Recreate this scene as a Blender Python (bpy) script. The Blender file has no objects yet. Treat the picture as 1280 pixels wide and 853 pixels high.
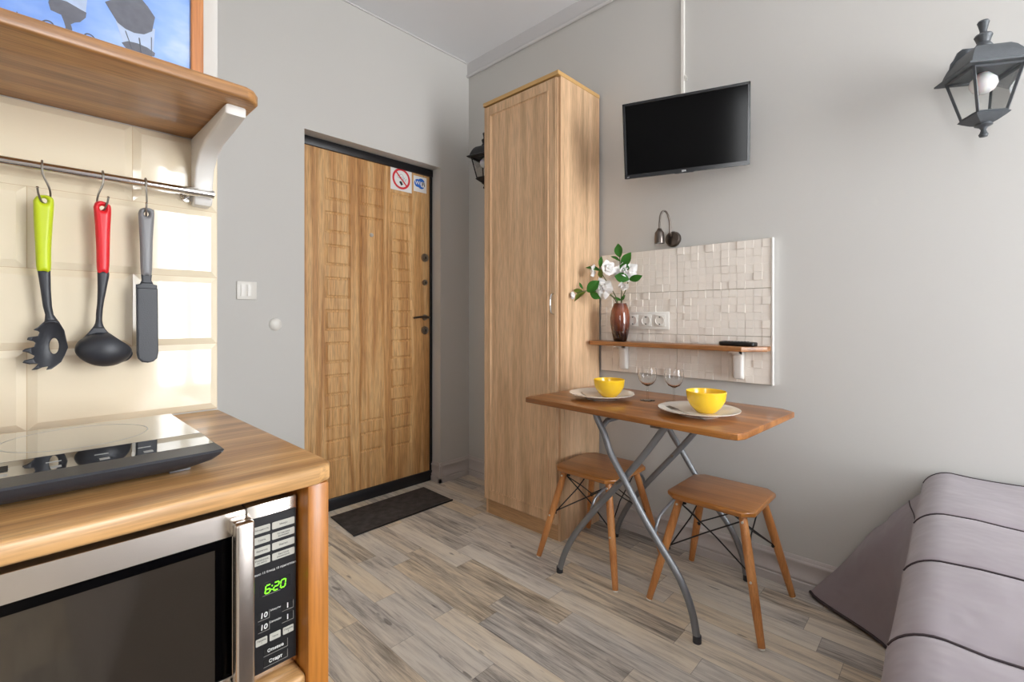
import bpy, bmesh, math, random
from mathutils import Vector, Matrix, Euler
from math import radians as R, pi, sin, cos
random.seed(7)
scn = bpy.context.scene
COL = scn.collection

# ------------------------------------------------------------------ materials
def srgb(r, g, b):
    f = lambda v: (v/255)/12.92 if v/255 <= .04045 else ((v/255+.055)/1.055)**2.4
    return (f(r), f(g), f(b), 1)
def newmat(name):
    m = bpy.data.materials.new(name); m.use_nodes = True
    nt = m.node_tree; b = nt.nodes['Principled BSDF']
    return m, nt, b
def setp(b, **k):
    for n, v in k.items():
        n = {'rough':'Roughness','metal':'Metallic','spec':'Specular IOR Level','coat':'Coat Weight','crough':'Coat Roughness',
             'trans':'Transmission Weight','ior':'IOR','sheen':'Sheen Weight','sss':'Subsurface Weight'}[n]
        b.inputs[n].default_value = v
def plain(name, col, rough=.5, var=.03, scale=30, bump=0, bscale=200, **k):
    m, nt, b = newmat(name); N = nt.nodes; L = nt.links
    tc = N.new('ShaderNodeTexCoord'); no = N.new('ShaderNodeTexNoise'); no.inputs['Scale'].default_value = scale
    L.new(tc.outputs['Object'], no.inputs['Vector'])
    mx = N.new('ShaderNodeMix'); mx.data_type = 'RGBA'
    c = srgb(*col)
    mx.inputs[6].default_value = tuple(min(1, v*(1-var)) for v in c[:3])+(1,)
    mx.inputs[7].default_value = tuple(min(1, v*(1+var)) for v in c[:3])+(1,)
    L.new(no.outputs['Fac'], mx.inputs[0]); L.new(mx.outputs[2], b.inputs['Base Color'])
    setp(b, rough=rough, **k)
    if bump:
        n2 = N.new('ShaderNodeTexNoise'); n2.inputs['Scale'].default_value = bscale; L.new(tc.outputs['Object'], n2.inputs['Vector'])
        bp = N.new('ShaderNodeBump'); bp.inputs['Strength'].default_value = bump; bp.inputs['Distance'].default_value = .002
        L.new(n2.outputs['Fac'], bp.inputs['Height']); L.new(bp.outputs[0], b.inputs['Normal'])
    return m
def ramp(N, stops):
    r = N.new('ShaderNodeValToRGB'); e = r.color_ramp.elements
    while len(e) > 1: e.remove(e[-1])
    e[0].position = stops[0][0]; e[0].color = srgb(*stops[0][1])
    for p, c in stops[1:]:
        x = e.new(p); x.color = srgb(*c)
    return r
def wood(name, cols, axis='Z', rough=.45, ring=9., dist=2.5, pore=.35, coat=0, long=.07, fine=120, seed=0, ringmix=.5, spec=.5, pdist=.05):
    """cols dark, mid, light; grain runs along axis"""
    m, nt, b = newmat(name); N = nt.nodes; L = nt.links
    tc = N.new('ShaderNodeTexCoord')
    mp = N.new('ShaderNodeMapping'); mp.inputs['Location'].default_value = (seed*1.3, seed*.7, seed*2.1)
    s = {'X':(long,1,1),'Y':(1,long,1),'Z':(1,1,long)}[axis]
    mp.inputs['Scale'].default_value = s
    L.new(tc.outputs['Object'], mp.inputs['Vector'])
    n1 = N.new('ShaderNodeTexNoise'); n1.inputs['Scale'].default_value = ring*.55; n1.inputs['Detail'].default_value = 3; n1.inputs['Distortion'].default_value = .3
    L.new(mp.outputs[0], n1.inputs['Vector'])
    mul = N.new('ShaderNodeMath'); mul.operation = 'MULTIPLY'; mul.inputs[1].default_value = dist*6
    L.new(n1.outputs['Fac'], mul.inputs[0])
    sn = N.new('ShaderNodeMath'); sn.operation = 'SINE'
    m2 = N.new('ShaderNodeMath'); m2.operation = 'MULTIPLY'; m2.inputs[1].default_value = 2.5
    L.new(mul.outputs[0], m2.inputs[0]); L.new(m2.outputs[0], sn.inputs[0])
    mr = N.new('ShaderNodeMapRange'); mr.inputs['From Min'].default_value = -1
    L.new(sn.outputs[0], mr.inputs['Value'])
    n3 = N.new('ShaderNodeTexNoise'); n3.inputs['Scale'].default_value = ring*1.2; n3.inputs['Detail'].default_value = 6; n3.inputs['Roughness'].default_value = .65
    L.new(mp.outputs[0], n3.inputs['Vector'])
    mx = N.new('ShaderNodeMix'); mx.inputs[0].default_value = ringmix
    L.new(n3.outputs['Fac'], mx.inputs[2]); L.new(mr.outputs[0], mx.inputs[3])
    rp = ramp(N, [(.15, cols[0]), (.5, cols[1]), (.85, cols[2])])
    L.new(mx.outputs[0], rp.inputs[0])
    # fine pores
    mp2 = N.new('ShaderNodeMapping'); mp2.inputs['Scale'].default_value = {'X':(pdist,1,1),'Y':(1,pdist,1),'Z':(1,1,pdist)}[axis]
    L.new(tc.outputs['Object'], mp2.inputs['Vector'])
    n2 = N.new('ShaderNodeTexNoise'); n2.inputs['Scale'].default_value = fine*2; n2.inputs['Detail'].default_value = 4
    L.new(mp2.outputs[0], n2.inputs['Vector'])
    r2 = N.new('ShaderNodeMapRange'); r2.inputs['From Min'].default_value = .35; r2.inputs['From Max'].default_value = .6
    r2.inputs['To Min'].default_value = 1-pore; r2.inputs['To Max'].default_value = 1.04
    L.new(n2.outputs['Fac'], r2.inputs['Value'])
    mm = N.new('ShaderNodeVectorMath'); mm.operation = 'SCALE'
    L.new(rp.outputs[0], mm.inputs[0]); L.new(r2.outputs[0], mm.inputs['Scale'])
    L.new(mm.outputs[0], b.inputs['Base Color'])
    bp = N.new('ShaderNodeBump'); bp.inputs['Strength'].default_value = .15; bp.inputs['Distance'].default_value = .001
    L.new(r2.outputs[0], bp.inputs['Height']); L.new(bp.outputs[0], b.inputs['Normal'])
    setp(b, rough=rough, coat=coat, crough=.12, spec=spec)
    return m

M = {}
M['wall'] = plain('wall paint', (206,204,200), .75, .012, 3, .12, 350)
M['wall_white'] = plain('white paint', (212,209,203), .7, .01, 3, .1, 300)
M['ceil'] = plain('stretch ceiling film', (236,237,240), .2, .005, 2, spec=.35)
M['trim'] = plain('white trim paint', (214,212,212), .45, .01, 5)
M['basetrim'] = plain('greyish white skirting', (200,193,190), .4, .02, 8)
M['oak_door'] = wood('golden oak door', ((164,108,54),(206,156,98),(230,190,136)), 'Z', .5, 20, 1.6, .3, long=.045, seed=3, ringmix=.32)
M['sonoma'] = wood('sonoma oak', ((178,140,104),(222,184,144),(242,208,170)), 'Z', .6, 14, 1.6, .2, long=.05, seed=8, ringmix=.22)
M['sonoma_edge'] = plain('beech edge band', (208,166,106), .5, .06, 60)
M['sonoma_plinth'] = wood('sonoma plinth', ((170,130,92),(198,156,112),(216,178,134)), 'X', .6, 10, 2, .2, long=.05, seed=5, ringmix=.2)
M['counter'] = wood('oiled beech worktop', ((158,112,66),(198,150,96),(224,180,124)), 'Y', .34, 12, 2.4, .25, .12, long=.06, seed=11, ringmix=.4)
M['counter_edge'] = wood('orange beech upright', ((144,82,28),(180,112,42),(202,134,60)), 'Z', .35, 14, 1.6, .2, .2, long=.06, seed=2, ringmix=.3)
M['shelf_wood'] = wood('oiled beech shelf', ((136,92,52),(178,128,78),(204,154,98)), 'Y', .38, 14, 2.4, .25, .15, long=.06, seed=14, ringmix=.35)
M['wshelf_wood'] = wood('walnut brown shelf', ((124,78,42),(164,108,60),(186,130,76)), 'X', .38, 14, 2.2, .25, .15, long=.06, seed=17, ringmix=.3)
M['table_wood'] = wood('brown varnished table', ((120,70,26),(166,104,46),(192,130,66)), 'X', .3, 12, 1.8, .2, .25, long=.07, seed=21, ringmix=.35)
M['seat_wood'] = wood('brown varnished seat', ((120,68,24),(158,98,40),(184,120,56)), 'X', .3, 12, 2.2, .18, .4, long=.07, seed=24, ringmix=.35)
M['leg_wood'] = wood('beech leg', ((178,112,58),(206,138,78),(222,160,100)), 'Z', .4, 20, 2, .15, .2, long=.05, seed=27, ringmix=.3)
M['frame_wood'] = wood('orange picture frame', ((176,104,50),(206,134,76),(222,156,98)), 'Z', .4, 20, 2, .15, .2, long=.05, seed=30, ringmix=.3)
M['mosaic'] = plain('cream ceramic mosaic', (242,234,224), .4, .02, 12, spec=.45)
M['mosaic_seam'] = plain('sheet grout', (196,186,170), .8, .02, 12)
M['tile'] = plain('cream glazed tile', (236,223,197), .08, .015, 2, spec=.6, coat=.5, crough=.03)
M['grout'] = plain('beige grout', (206,184,150), .85, .03, 30)
M['black_metal'] = plain('black painted steel', (20,20,24), .4, .1, 40)
M['lantern'] = plain('graphite lantern metal', (84,88,92), .45, .12, 90, .25, 250, metal=.25)
M['lantern_dark'] = plain('black lantern metal', (34,34,36), .45, .12, 90, .2, 250, metal=.2)
M['grey_steel'] = plain('silver painted tube', (138,140,144), .38, .03, 60, metal=.55)
M['brushed'] = plain('brushed stainless', (222,214,205), .27, .04, 8, metal=1)
M['chrome'] = plain('polished chrome', (215,212,208), .1, .01, 20, metal=1)
M['nickel'] = plain('satin nickel', (150,145,138), .28, .04, 60, metal=1)
M['gunmetal'] = plain('gunmetal', (112,104,98), .28, .04, 60, metal=1)
M['black_plastic'] = plain('black plastic', (24,24,26), .35, .05, 60)
M['darkgrey'] = plain('dark graphite nylon', (46,48,54), .42, .04, 60, .1, 500)
M['screen'] = plain('black screen glass', (3,3,4), .12, .01, 10, spec=.12)
M['tv_bezel'] = plain('glossy black bezel', (28,29,33), .2, .05, 20)
M['white_plastic'] = plain('white plastic', (236,233,226), .3, .01, 20)
M['white_gloss'] = plain('white lacquered bracket', (232,229,224), .25, .01, 20)
M['ceramic'] = plain('white china', (240,236,228), .15, .01, 20, coat=.4)
M['yellow'] = plain('yellow glazed bowl', (250,203,40), .2, .02, 20, coat=.4)
M['lime'] = plain('lime green handle', (198,216,26), .4, .02, 30)
M['red'] = plain('red handle', (226,34,44), .35, .02, 30)
M['greyhandle'] = plain('grey handle', (132,132,134), .4, .02, 30)
M['dark'] = plain('dark void', (14,12,12), .8, .05, 30)
M['leaf'] = plain('green leaf', (78,148,58), .45, .35, 25)
M['leaf_light'] = plain('yellow green leaf', (132,150,62), .5, .3, 25)
M['stem'] = plain('brown green stem', (84,92,48), .6, .2, 50)
M['petal'] = plain('white petal', (244,240,236), .55, .03, 25, sss=.1)
M['sign_white'] = plain('sign paper', (232,230,228), .5, .01, 20)
M['sign_red'] = plain('sign red', (214,44,54), .5, .01, 20)
M['sign_blue'] = plain('sign blue', (34,104,196), .5, .05, 20)
M['sign_black'] = plain('sign black', (30,30,34), .5, .01, 20)
M['spread'] = plain('mauve grey satin spread', (154,144,150), .48, .06, 9, .55, 11, sheen=.2)
M['spread'].node_tree.nodes['Bump'].inputs['Distance'].default_value = .012
M['piping'] = plain('dark piping', (62,50,54), .6, .05, 30)
M['mattress'] = plain('mattress ticking', (200,196,190), .8, .03, 30)
M['btn'] = plain('silver button print', (188,186,176), .4, .02, 60)
M['panelblack'] = plain('black control panel', (34,34,36), .3, .02, 60)
M['graytext'] = plain('grey print', (128,126,122), .5, .02, 60)
M['darktext'] = plain('dark print', (84,84,82), .5, .02, 60)
M['whitetext'] = plain('white print', (226,226,224), .5, .02, 60)
M['screw'] = plain('pale zinc screw', (226,220,208), .35, .02, 50, metal=.2)
M['bulb'] = plain('opal bulb', (240,238,240), .2, .01, 20, sss=.3)
M['peep'] = plain('peephole', (196,190,184), .3, .02, 50, metal=.4)
M['glass_ceramic'] = plain('black glass ceramic', (16,16,18), .04, .01, 20, spec=1.0, coat=1, crough=.02, ior=1.9)
M['strip_mark'] = plain('hob control print', (160,160,158), .3, .02, 60)
def emis(name, col, s):
    m, nt, b = newmat(name); b.inputs['Base Color'].default_value = srgb(10,20,5)
    b.inputs['Emission Color'].default_value = srgb(*col); b.inputs['Emission Strength'].default_value = s
    return m
M['led'] = emis('green led digits', (130,255,40), 2.2)
def glassmat(name, col=(255,255,255), rough=0., ior=1.45):
    m, nt, b = newmat(name)
    b.inputs['Base Color'].default_value = srgb(*col); setp(b, rough=rough, trans=1., ior=ior); return m
def thin(name, f0):
    m, nt, b = newmat(name); N = nt.nodes; L = nt.links; N.remove(b)
    t = N.new('ShaderNodeBsdfTransparent'); t.inputs[0].default_value = (.97, .975, .97, 1)
    g = N.new('ShaderNodeBsdfGlossy'); g.inputs['Roughness'].default_value = .02
    lw = N.new('ShaderNodeLayerWeight'); lw.inputs[0].default_value = f0
    mx = N.new('ShaderNodeMixShader'); L.new(lw.outputs['Fresnel'], mx.inputs[0]); L.new(t.outputs[0], mx.inputs[1]); L.new(g.outputs[0], mx.inputs[2])
    L.new(mx.outputs[0], N['Material Output'].inputs[0]); return m
M['glass'] = glassmat('clear glass', ior=1.4)
M['pane'] = thin('lantern pane', .12)
M['thin_glass'] = thin('thin glass', .1)
M['oven_glass'] = plain('dark tinted oven window', (84,77,68), .09, .02, 10, spec=.9, coat=.8, crough=.04, metal=.7)
def vase_mat():
    m, nt, b = newmat('ombre brown glass'); N = nt.nodes; L = nt.links
    tc = N.new('ShaderNodeTexCoord'); sp = N.new('ShaderNodeSeparateXYZ'); L.new(tc.outputs['Object'], sp.inputs[0])
    mr = N.new('ShaderNodeMapRange'); mr.inputs['From Max'].default_value = .19; L.new(sp.outputs['Z'], mr.inputs['Value'])
    rp = ramp(N, [(0, (14,7,6)), (.16, (34,14,10)), (.42, (96,44,26)), (.8, (136,70,42)), (1, (84,36,22))])
    L.new(mr.outputs[0], rp.inputs[0]); L.new(rp.outputs[0], b.inputs['Base Color'])
    setp(b, rough=.1, coat=.6, spec=.6); return m
M['vase'] = vase_mat()
def sky_print():
    m, nt, b = newmat('sky print'); N = nt.nodes; L = nt.links
    tc = N.new('ShaderNodeTexCoord'); mp = N.new('ShaderNodeMapping'); mp.inputs['Scale'].default_value = (1, 2.2, 4)
    L.new(tc.outputs['Object'], mp.inputs[0])
    no = N.new('ShaderNodeTexNoise'); no.inputs['Scale'].default_value = 2.6; no.inputs['Detail'].default_value = 4
    L.new(mp.outputs[0], no.inputs['Vector'])
    rp = ramp(N, [(.4, (122,160,232)), (.56, (150,182,240)), (.74, (206,220,244))])
    L.new(no.outputs['Fac'], rp.inputs[0]); L.new(rp.outputs[0], b.inputs['Base Color']); setp(b, rough=.12, spec=.5); return m
M['sky_print'] = sky_print()
M['lamp_print'] = plain('printed lamp grey', (104,106,116), .15, .25, 60)
M['lampglass_print'] = plain('printed lamp glass', (178,194,222), .15, .15, 40)
M['cloud_print'] = plain('printed cloud', (228,236,248), .15, .05, 40)
def floor_mat():
    m, nt, b = newmat('grey brown laminate planks'); N = nt.nodes; L = nt.links
    def math_(op, a, bb=None, c=None):
        n = N.new('ShaderNodeMath'); n.operation = op
        for i, v in enumerate((a, bb, c)):
            if v is None: continue
            if isinstance(v, (int, float)): n.inputs[i].default_value = v
            else: L.new(v, n.inputs[i])
        return n.outputs[0]
    tc = N.new('ShaderNodeTexCoord'); sp = N.new('ShaderNodeSeparateXYZ'); L.new(tc.outputs['Object'], sp.inputs[0])
    W = .094; LEN = .55
    yr = math_('DIVIDE', sp.outputs['Y'], W); row = math_('FLOOR', yr); fy = math_('FRACT', yr)
    wn = N.new('ShaderNodeTexWhiteNoise'); wn.noise_dimensions = '1D'; L.new(row, wn.inputs['W'])
    xo = math_('ADD', math_('DIVIDE', sp.outputs['X'], LEN), math_('MULTIPLY', wn.outputs['Value'], 7.3))
    idx = math_('FLOOR', xo); fx = math_('FRACT', xo)
    cb = N.new('ShaderNodeCombineXYZ'); L.new(row, cb.inputs[0]); L.new(idx, cb.inputs[1])
    w2 = N.new('ShaderNodeTexWhiteNoise'); w2.noise_dimensions = '3D'; L.new(cb.outputs[0], w2.inputs['Vector'])
    # per plank offset of the grain
    sc = N.new('ShaderNodeVectorMath'); sc.operation = 'SCALE'; sc.inputs['Scale'].default_value = 11; L.new(w2.outputs['Color'], sc.inputs[0])
    ad = N.new('ShaderNodeVectorMath'); L.new(sc.outputs[0], ad.inputs[0]); L.new(tc.outputs['Object'], ad.inputs[1])
    mp = N.new('ShaderNodeMapping'); mp.inputs['Scale'].default_value = (.09, 1, 1); L.new(ad.outputs[0], mp.inputs[0])
    g1 = N.new('ShaderNodeTexNoise'); g1.inputs['Scale'].default_value = 52; g1.inputs['Detail'].default_value = 7; g1.inputs['Roughness'].default_value = .68; g1.inputs['Distortion'].default_value = .6
    L.new(mp.outputs[0], g1.inputs['Vector'])
    g2 = N.new('ShaderNodeTexNoise'); g2.inputs['Scale'].default_value = 7; g2.inputs['Detail'].default_value = 3; L.new(mp.outputs[0], g2.inputs['Vector'])
    mp3 = N.new('ShaderNodeMapping'); mp3.inputs['Scale'].default_value = (.3, 1, 1); L.new(ad.outputs[0], mp3.inputs[0])
    g3 = N.new('ShaderNodeTexNoise'); g3.inputs['Scale'].default_value = 9; g3.inputs['Detail'].default_value = 2; L.new(mp3.outputs[0], g3.inputs['Vector'])
    sn = math_('SINE', math_('MULTIPLY', g2.outputs['Fac'], 60.))
    mp4 = N.new('ShaderNodeMapping'); mp4.inputs['Scale'].default_value = (.035, 1, 1); L.new(ad.outputs[0], mp4.inputs[0])
    g4 = N.new('ShaderNodeTexNoise'); g4.inputs['Scale'].default_value = 260; g4.inputs['Detail'].default_value = 3; L.new(mp4.outputs[0], g4.inputs['Vector'])
    gg = math_('ADD', math_('MULTIPLY', g1.outputs['Fac'], .84), math_('MULTIPLY', g4.outputs['Fac'], .32))
    v = math_('ADD', math_('ADD', gg, -.09), math_('MULTIPLY', sn, .035))
    v = math_('ADD', v, math_('MULTIPLY', math_('SUBTRACT', w2.outputs['Value'], .5), .22))
    v = math_('ADD', v, math_('MULTIPLY', math_('SUBTRACT', g3.outputs['Fac'], .5), .35))
    rp = ramp(N, [(.20, (116,108,101)), (.34, (172,164,154)), (.46, (214,205,193)), (.6, (238,230,217)), (.86, (250,244,232))])
    L.new(v, rp.inputs[0])
    mp5 = N.new('ShaderNodeMapping'); mp5.inputs['Scale'].default_value = (.28, 1, 1); L.new(ad.outputs[0], mp5.inputs[0])
    g5 = N.new('ShaderNodeTexNoise'); g5.inputs['Scale'].default_value = 38; g5.inputs['Detail'].default_value = 1; L.new(mp5.outputs[0], g5.inputs['Vector'])
    kn = N.new('ShaderNodeMapRange'); kn.inputs['From Min'].default_value = .74; kn.inputs['From Max'].default_value = .80; kn.inputs['To Max'].default_value = .55; L.new(g5.outputs['Fac'], kn.inputs['Value'])
    # warm / cool tint per plank
    tint = N.new('ShaderNodeMix'); tint.data_type = 'RGBA'; tint.blend_type = 'MULTIPLY'; tint.inputs[0].default_value = 1
    rt = ramp(N, [(.2, (232,235,240)), (.42, (247,246,244)), (.7, (253,244,228))])
    sep = N.new('ShaderNodeSeparateColor'); L.new(w2.outputs['Color'], sep.inputs[0])
    mixt = math_('MULTIPLY', math_('ADD', sep.outputs[1], g3.outputs['Fac']), .5)
    L.new(mixt, rt.inputs[0]); L.new(rp.outputs[0], tint.inputs[6]); L.new(rt.outputs[0], tint.inputs[7])
    ey = math_('MINIMUM', fy, math_('SUBTRACT', 1., fy)); ex = math_('MINIMUM', fx, math_('SUBTRACT', 1., fx))
    gy = math_('LESS_THAN', ey, .009); gx = math_('LESS_THAN', ex, .0016)
    gap = math_('MAXIMUM', math_('MULTIPLY', math_('MAXIMUM', gy, gx), .45), kn.outputs[0])
    dk = N.new('ShaderNodeMix'); dk.data_type = 'RGBA'; L.new(gap, dk.inputs[0])
    L.new(tint.outputs[2], dk.inputs[6]); dk.inputs[7].default_value = srgb(62,54,48)
    L.new(dk.outputs[2], b.inputs['Base Color'])
    setp(b, rough=.42, spec=.45)
    bp = N.new('ShaderNodeBump'); bp.inputs['Strength'].default_value = .12; bp.inputs['Distance'].default_value = .001
    L.new(v, bp.inputs['Height']); L.new(bp.outputs[0], b.inputs['Normal'])
    return m
M['floor'] = floor_mat()
def mat_mat():
    m, nt, b = newmat('ribbed charcoal mat'); N = nt.nodes; L = nt.links
    tc = N.new('ShaderNodeTexCoord'); no = N.new('ShaderNodeTexNoise'); no.inputs['Scale'].default_value = 25; no.inputs['Detail'].default_value = 6
    L.new(tc.outputs['Object'], no.inputs['Vector'])
    rp = ramp(N, [(.3, (54,50,49)), (.7, (84,79,77))]); L.new(no.outputs['Fac'], rp.inputs[0]); L.new(rp.outputs[0], b.inputs['Base Color'])
    wv = N.new('ShaderNodeTexWave'); wv.inputs['Scale'].default_value = 90; wv.bands_direction = 'Y'; L.new(tc.outputs['Object'], wv.inputs['Vector'])
    bp = N.new('ShaderNodeBump'); bp.inputs['Strength'].default_value = .5; bp.inputs['Distance'].default_value = .003
    L.new(wv.outputs['Fac'], bp.inputs['Height']); L.new(bp.outputs[0], b.inputs['Normal']); setp(b, rough=.9); return m
M['doormat'] = mat_mat()

# ------------------------------------------------------------------ mesh helpers
class MB:
    def __init__(s): s.bm = bmesh.new()
    def xf(s, verts, mat):
        if mat is not None: bmesh.ops.transform(s.bm, matrix=mat, verts=verts)
    def box(s, x0, x1, y0, y1, z0, z1, bev=0, seg=2, mat=None):
        r = bmesh.ops.create_cube(s.bm, size=1); vs = r['verts']
        bmesh.ops.scale(s.bm, vec=(x1-x0, y1-y0, z1-z0), verts=vs)
        bmesh.ops.translate(s.bm, vec=((x0+x1)/2, (y0+y1)/2, (z0+z1)/2), verts=vs)
        s.xf(vs, mat)
        if bev:
            es = list({e for v in vs for e in v.link_edges})
            bmesh.ops.bevel(s.bm, geom=es, offset=bev, segments=seg, profile=.5, affect='EDGES')
        return s
    def prism(s, pts, a0, a1, axis='Z', bev=0, seg=2, mat=None):
        """polygon pts extruded along axis; axis Z: pts (x,y); X: (y,z); Y: (x,z)"""
        f = {'Z': lambda p, a: (p[0], p[1], a), 'X': lambda p, a: (a, p[0], p[1]), 'Y': lambda p, a: (p[0], a, p[1])}[axis]
        A = [s.bm.verts.new(f(p, a0)) for p in pts]; B = [s.bm.verts.new(f(p, a1)) for p in pts]
        n = len(pts); fs = [s.bm.faces.new(A[::-1]), s.bm.faces.new(B)]
        for i in range(n): fs.append(s.bm.faces.new((A[i], A[(i+1) % n], B[(i+1) % n], B[i])))
        bmesh.ops.recalc_face_normals(s.bm, faces=fs)
        s.xf(A+B, mat)
        if bev:
            es = [e for f_ in fs[:2] for e in f_.edges]
            bmesh.ops.bevel(s.bm, geom=es, offset=bev, segments=seg, profile=.5, affect='EDGES')
        return s
    def rings(s, rings, cap=True, closed=True):
        V = [[s.bm.verts.new(p) for p in r] for r in rings]; n = len(V[0]); fs = []
        for a, b in zip(V, V[1:]):
            for i in range(n if closed else n-1):
                fs.append(s.bm.faces.new((a[i], a[(i+1) % n], b[(i+1) % n], b[i])))
        if cap and closed:
            fs.append(s.bm.faces.new(V[0][::-1])); fs.append(s.bm.faces.new(V[-1]))
        if closed: bmesh.ops.recalc_face_normals(s.bm, faces=fs)
        return V
    def tube(s, pts, r, n=12, smooth=0, mat=None, sx=1.):
        P = [Vector(p) for p in pts]
        if smooth: P = catmull(P, smooth)
        rs = r if isinstance(r, (list, tuple)) else None
        T = []
        for i in range(len(P)):
            d = (P[min(i+1, len(P)-1)]-P[max(i-1, 0)])
            T.append(d.normalized())
        up = Vector((0, 0, 1)) if abs(T[0].z) < .9 else Vector((1, 0, 0))
        u = T[0].cross(up).normalized(); out = []
        for i, (p, t) in enumerate(zip(P, T)):
            u = (u - t*u.dot(t)).normalized(); w = t.cross(u)
            if rs: k = i/(len(P)-1)*(len(rs)-1); j = min(int(k), len(rs)-2); rr = rs[j]+(rs[j+1]-rs[j])*(k-j)
            else: rr = r
            out.append([p+u*cos(2*pi*a/n)*rr+w*sin(2*pi*a/n)*rr*sx for a in range(n)])
        V = s.rings(out); vs = [v for r_ in V for v in r_]; s.xf(vs, mat); return s
    def lathe(s, prof, c=(0, 0, 0), n=32, mat=None, square=False, axis='Z'):
        out = []
        for r, z in prof:
            r = max(r, 1e-5)
            ring = []
            for a in range(n):
                t = 2*pi*a/n
                x, y = r*cos(t), r*sin(t)
                ring.append({'Z': (c[0]+x, c[1]+y, c[2]+z), 'X': (c[0]+z, c[1]+x, c[2]+y), 'Y': (c[0]+x, c[1]+z, c[2]+y)}[axis])
            out.append(ring)
        V = s.rings(out); vs = [v for r_ in V for v in r_]
        s.xf(vs, mat)
        bmesh.ops.remove_doubles(s.bm, verts=[v for v in vs if v.is_valid], dist=2e-5)
        return s
    def frustum(s, x0, x1, z0, z1, y_base, y_top, b, mat=None, axis='Y'):
        """bevelled tile: base rect at depth y_base, top rect inset by b at y_top"""
        q = [(x0, z0), (x1, z0), (x1, z1), (x0, z1)]; t = [(x0+b, z0+b), (x1-b, z0+b), (x1-b, z1-b), (x0+b, z1-b)]
        f = (lambda p, d: (p[0], d, p[1])) if axis == 'Y' else (lambda p, d: (d, p[0], p[1]))
        A = [s.bm.verts.new(f(p, y_base)) for p in q]; B = [s.bm.verts.new(f(p, y_top)) for p in t]
        fs = [s.bm.faces.new(B)]
        for i in range(4): fs.append(s.bm.faces.new((A[i], A[(i+1) % 4], B[(i+1) % 4], B[i])))
        want = Vector((0, y_top-y_base, 0)) if axis == 'Y' else Vector((y_top-y_base, 0, 0))
        for f_ in fs:
            f_.normal_update()
            if f_ is fs[0] and f_.normal.dot(want) < 0:
                for g in fs: g.normal_flip()
        return s
def catmull(P, k):
    Q = [P[0]*2-P[1]]+list(P)+[P[-1]*2-P[-2]]; out = []
    for i in range(1, len(Q)-2):
        a, b, c, d = Q[i-1:i+3]
        for j in range(k):
            t = j/k
            out.append(.5*((2*b)+(c-a)*t+(2*a-5*b+4*c-d)*t*t+(3*b-3*c+d-a)*t**3))
    out.append(Q[-2]); return out
WM = {}
def link(o, parent):
    COL.objects.link(o)
    if parent is not None: o.parent = parent
def thing(name, label, cat, loc=(0, 0, 0), rot=(0, 0, 0), group=None):
    o = bpy.data.objects.new(name, None); o.empty_display_size = .05; COL.objects.link(o)
    o.location = loc; o.rotation_euler = rot
    WM[o] = Matrix.Translation(loc) @ Euler(rot).to_matrix().to_4x4()
    o['label'] = label; o['category'] = cat
    if group: o['group'] = group
    return o
def obj(name, mb, mat, parent=None, label=None, smooth=35, world=True, structure=False):
    me = bpy.data.meshes.new(name)
    bm = mb.bm if isinstance(mb, MB) else mb
    if parent is not None and world:
        bmesh.ops.transform(bm, matrix=WM[parent].inverted(), verts=bm.verts)
    bm.to_mesh(me); bm.free()
    for m in (mat if isinstance(mat, (list, tuple)) else [mat]): me.materials.append(m)
    if smooth:
        me.shade_smooth(); me.set_sharp_from_angle(angle=R(smooth))
    o = bpy.data.objects.new(name, me); link(o, parent)
    WM[o] = WM[parent] if parent is not None else Matrix.Identity(4)
    if label: o['label'] = label
    if structure: o['kind'] = 'structure'
    return o
def solo(name, mb, mat, label, cat, group=None, origin=None, **k):
    """a thing that is one mesh"""
    if origin is not None: bmesh.ops.translate(mb.bm, vec=-Vector(origin), verts=mb.bm.verts)
    o = obj(name, mb, mat, None, label, **k)
    if origin is not None: o.location = origin; WM[o] = Matrix.Translation(origin)
    o['category'] = cat
    if group: o['group'] = group
    return o
def copy_tree(o, parent=None):
    c = o.copy(); COL.objects.link(c); c.parent = parent
    for ch in list(o.children): copy_tree(ch, c)
    return c
def text_bm(body, size, mat4, align='CENTER', extrude=.0004, shear=0, font_bold=False):
    cu = bpy.data.curves.new('t', 'FONT'); cu.body = body; cu.size = size; cu.align_x = align; cu.align_y = 'CENTER'
    cu.extrude = extrude; cu.shear = shear; cu.resolution_u = 3
    if font_bold: cu.offset = size*.02
    t = bpy.data.objects.new('t', cu); COL.objects.link(t)
    dg = bpy.context.evaluated_depsgraph_get(); me = bpy.data.meshes.new_from_object(t.evaluated_get(dg))
    bpy.data.objects.remove(t); bm = bmesh.new(); bm.from_mesh(me); bpy.data.meshes.remove(me)
    bmesh.ops.transform(bm, matrix=mat4, verts=bm.verts); return bm
def merge(bms):
    out = MB()
    for b in bms:
        me = bpy.data.meshes.new('x'); b.to_mesh(me); b.free(); out.bm.from_mesh(me); bpy.data.meshes.remove(me)
    return out
def onX(x, y, z):   # text frame on a surface facing +x, reading towards +y
    return Matrix(((0, 0, 1, x), (1, 0, 0, y), (0, 1, 0, z), (0, 0, 0, 1)))
def onY(x, y, z):   # surface facing -y, reading towards +x
    return Matrix(((1, 0, 0, x), (0, 0, -1, y), (0, 1, 0, z), (0, 0, 0, 1)))
def inside(p, poly):
    x, y = p; c = False; n = len(poly)
    for i in range(n):
        (x1, y1), (x2, y2) = poly[i], poly[(i+1) % n]
        if (y1 > y) != (y2 > y) and x < (x2-x1)*(y-y1)/(y2-y1)+x1: c = not c
    return c
def near(p, poly):
    best = None
    for i in range(len(poly)):
        a = Vector(poly[i]); b = Vector(poly[(i+1) % len(poly)]); d = b-a
        t = max(0, min(1, (Vector(p)-a).dot(d)/max(d.length_squared, 1e-12))); q = a+d*t; l = (q-Vector(p)).length
        if best is None or l < best[0]: best = (l, q)
    return best
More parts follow.
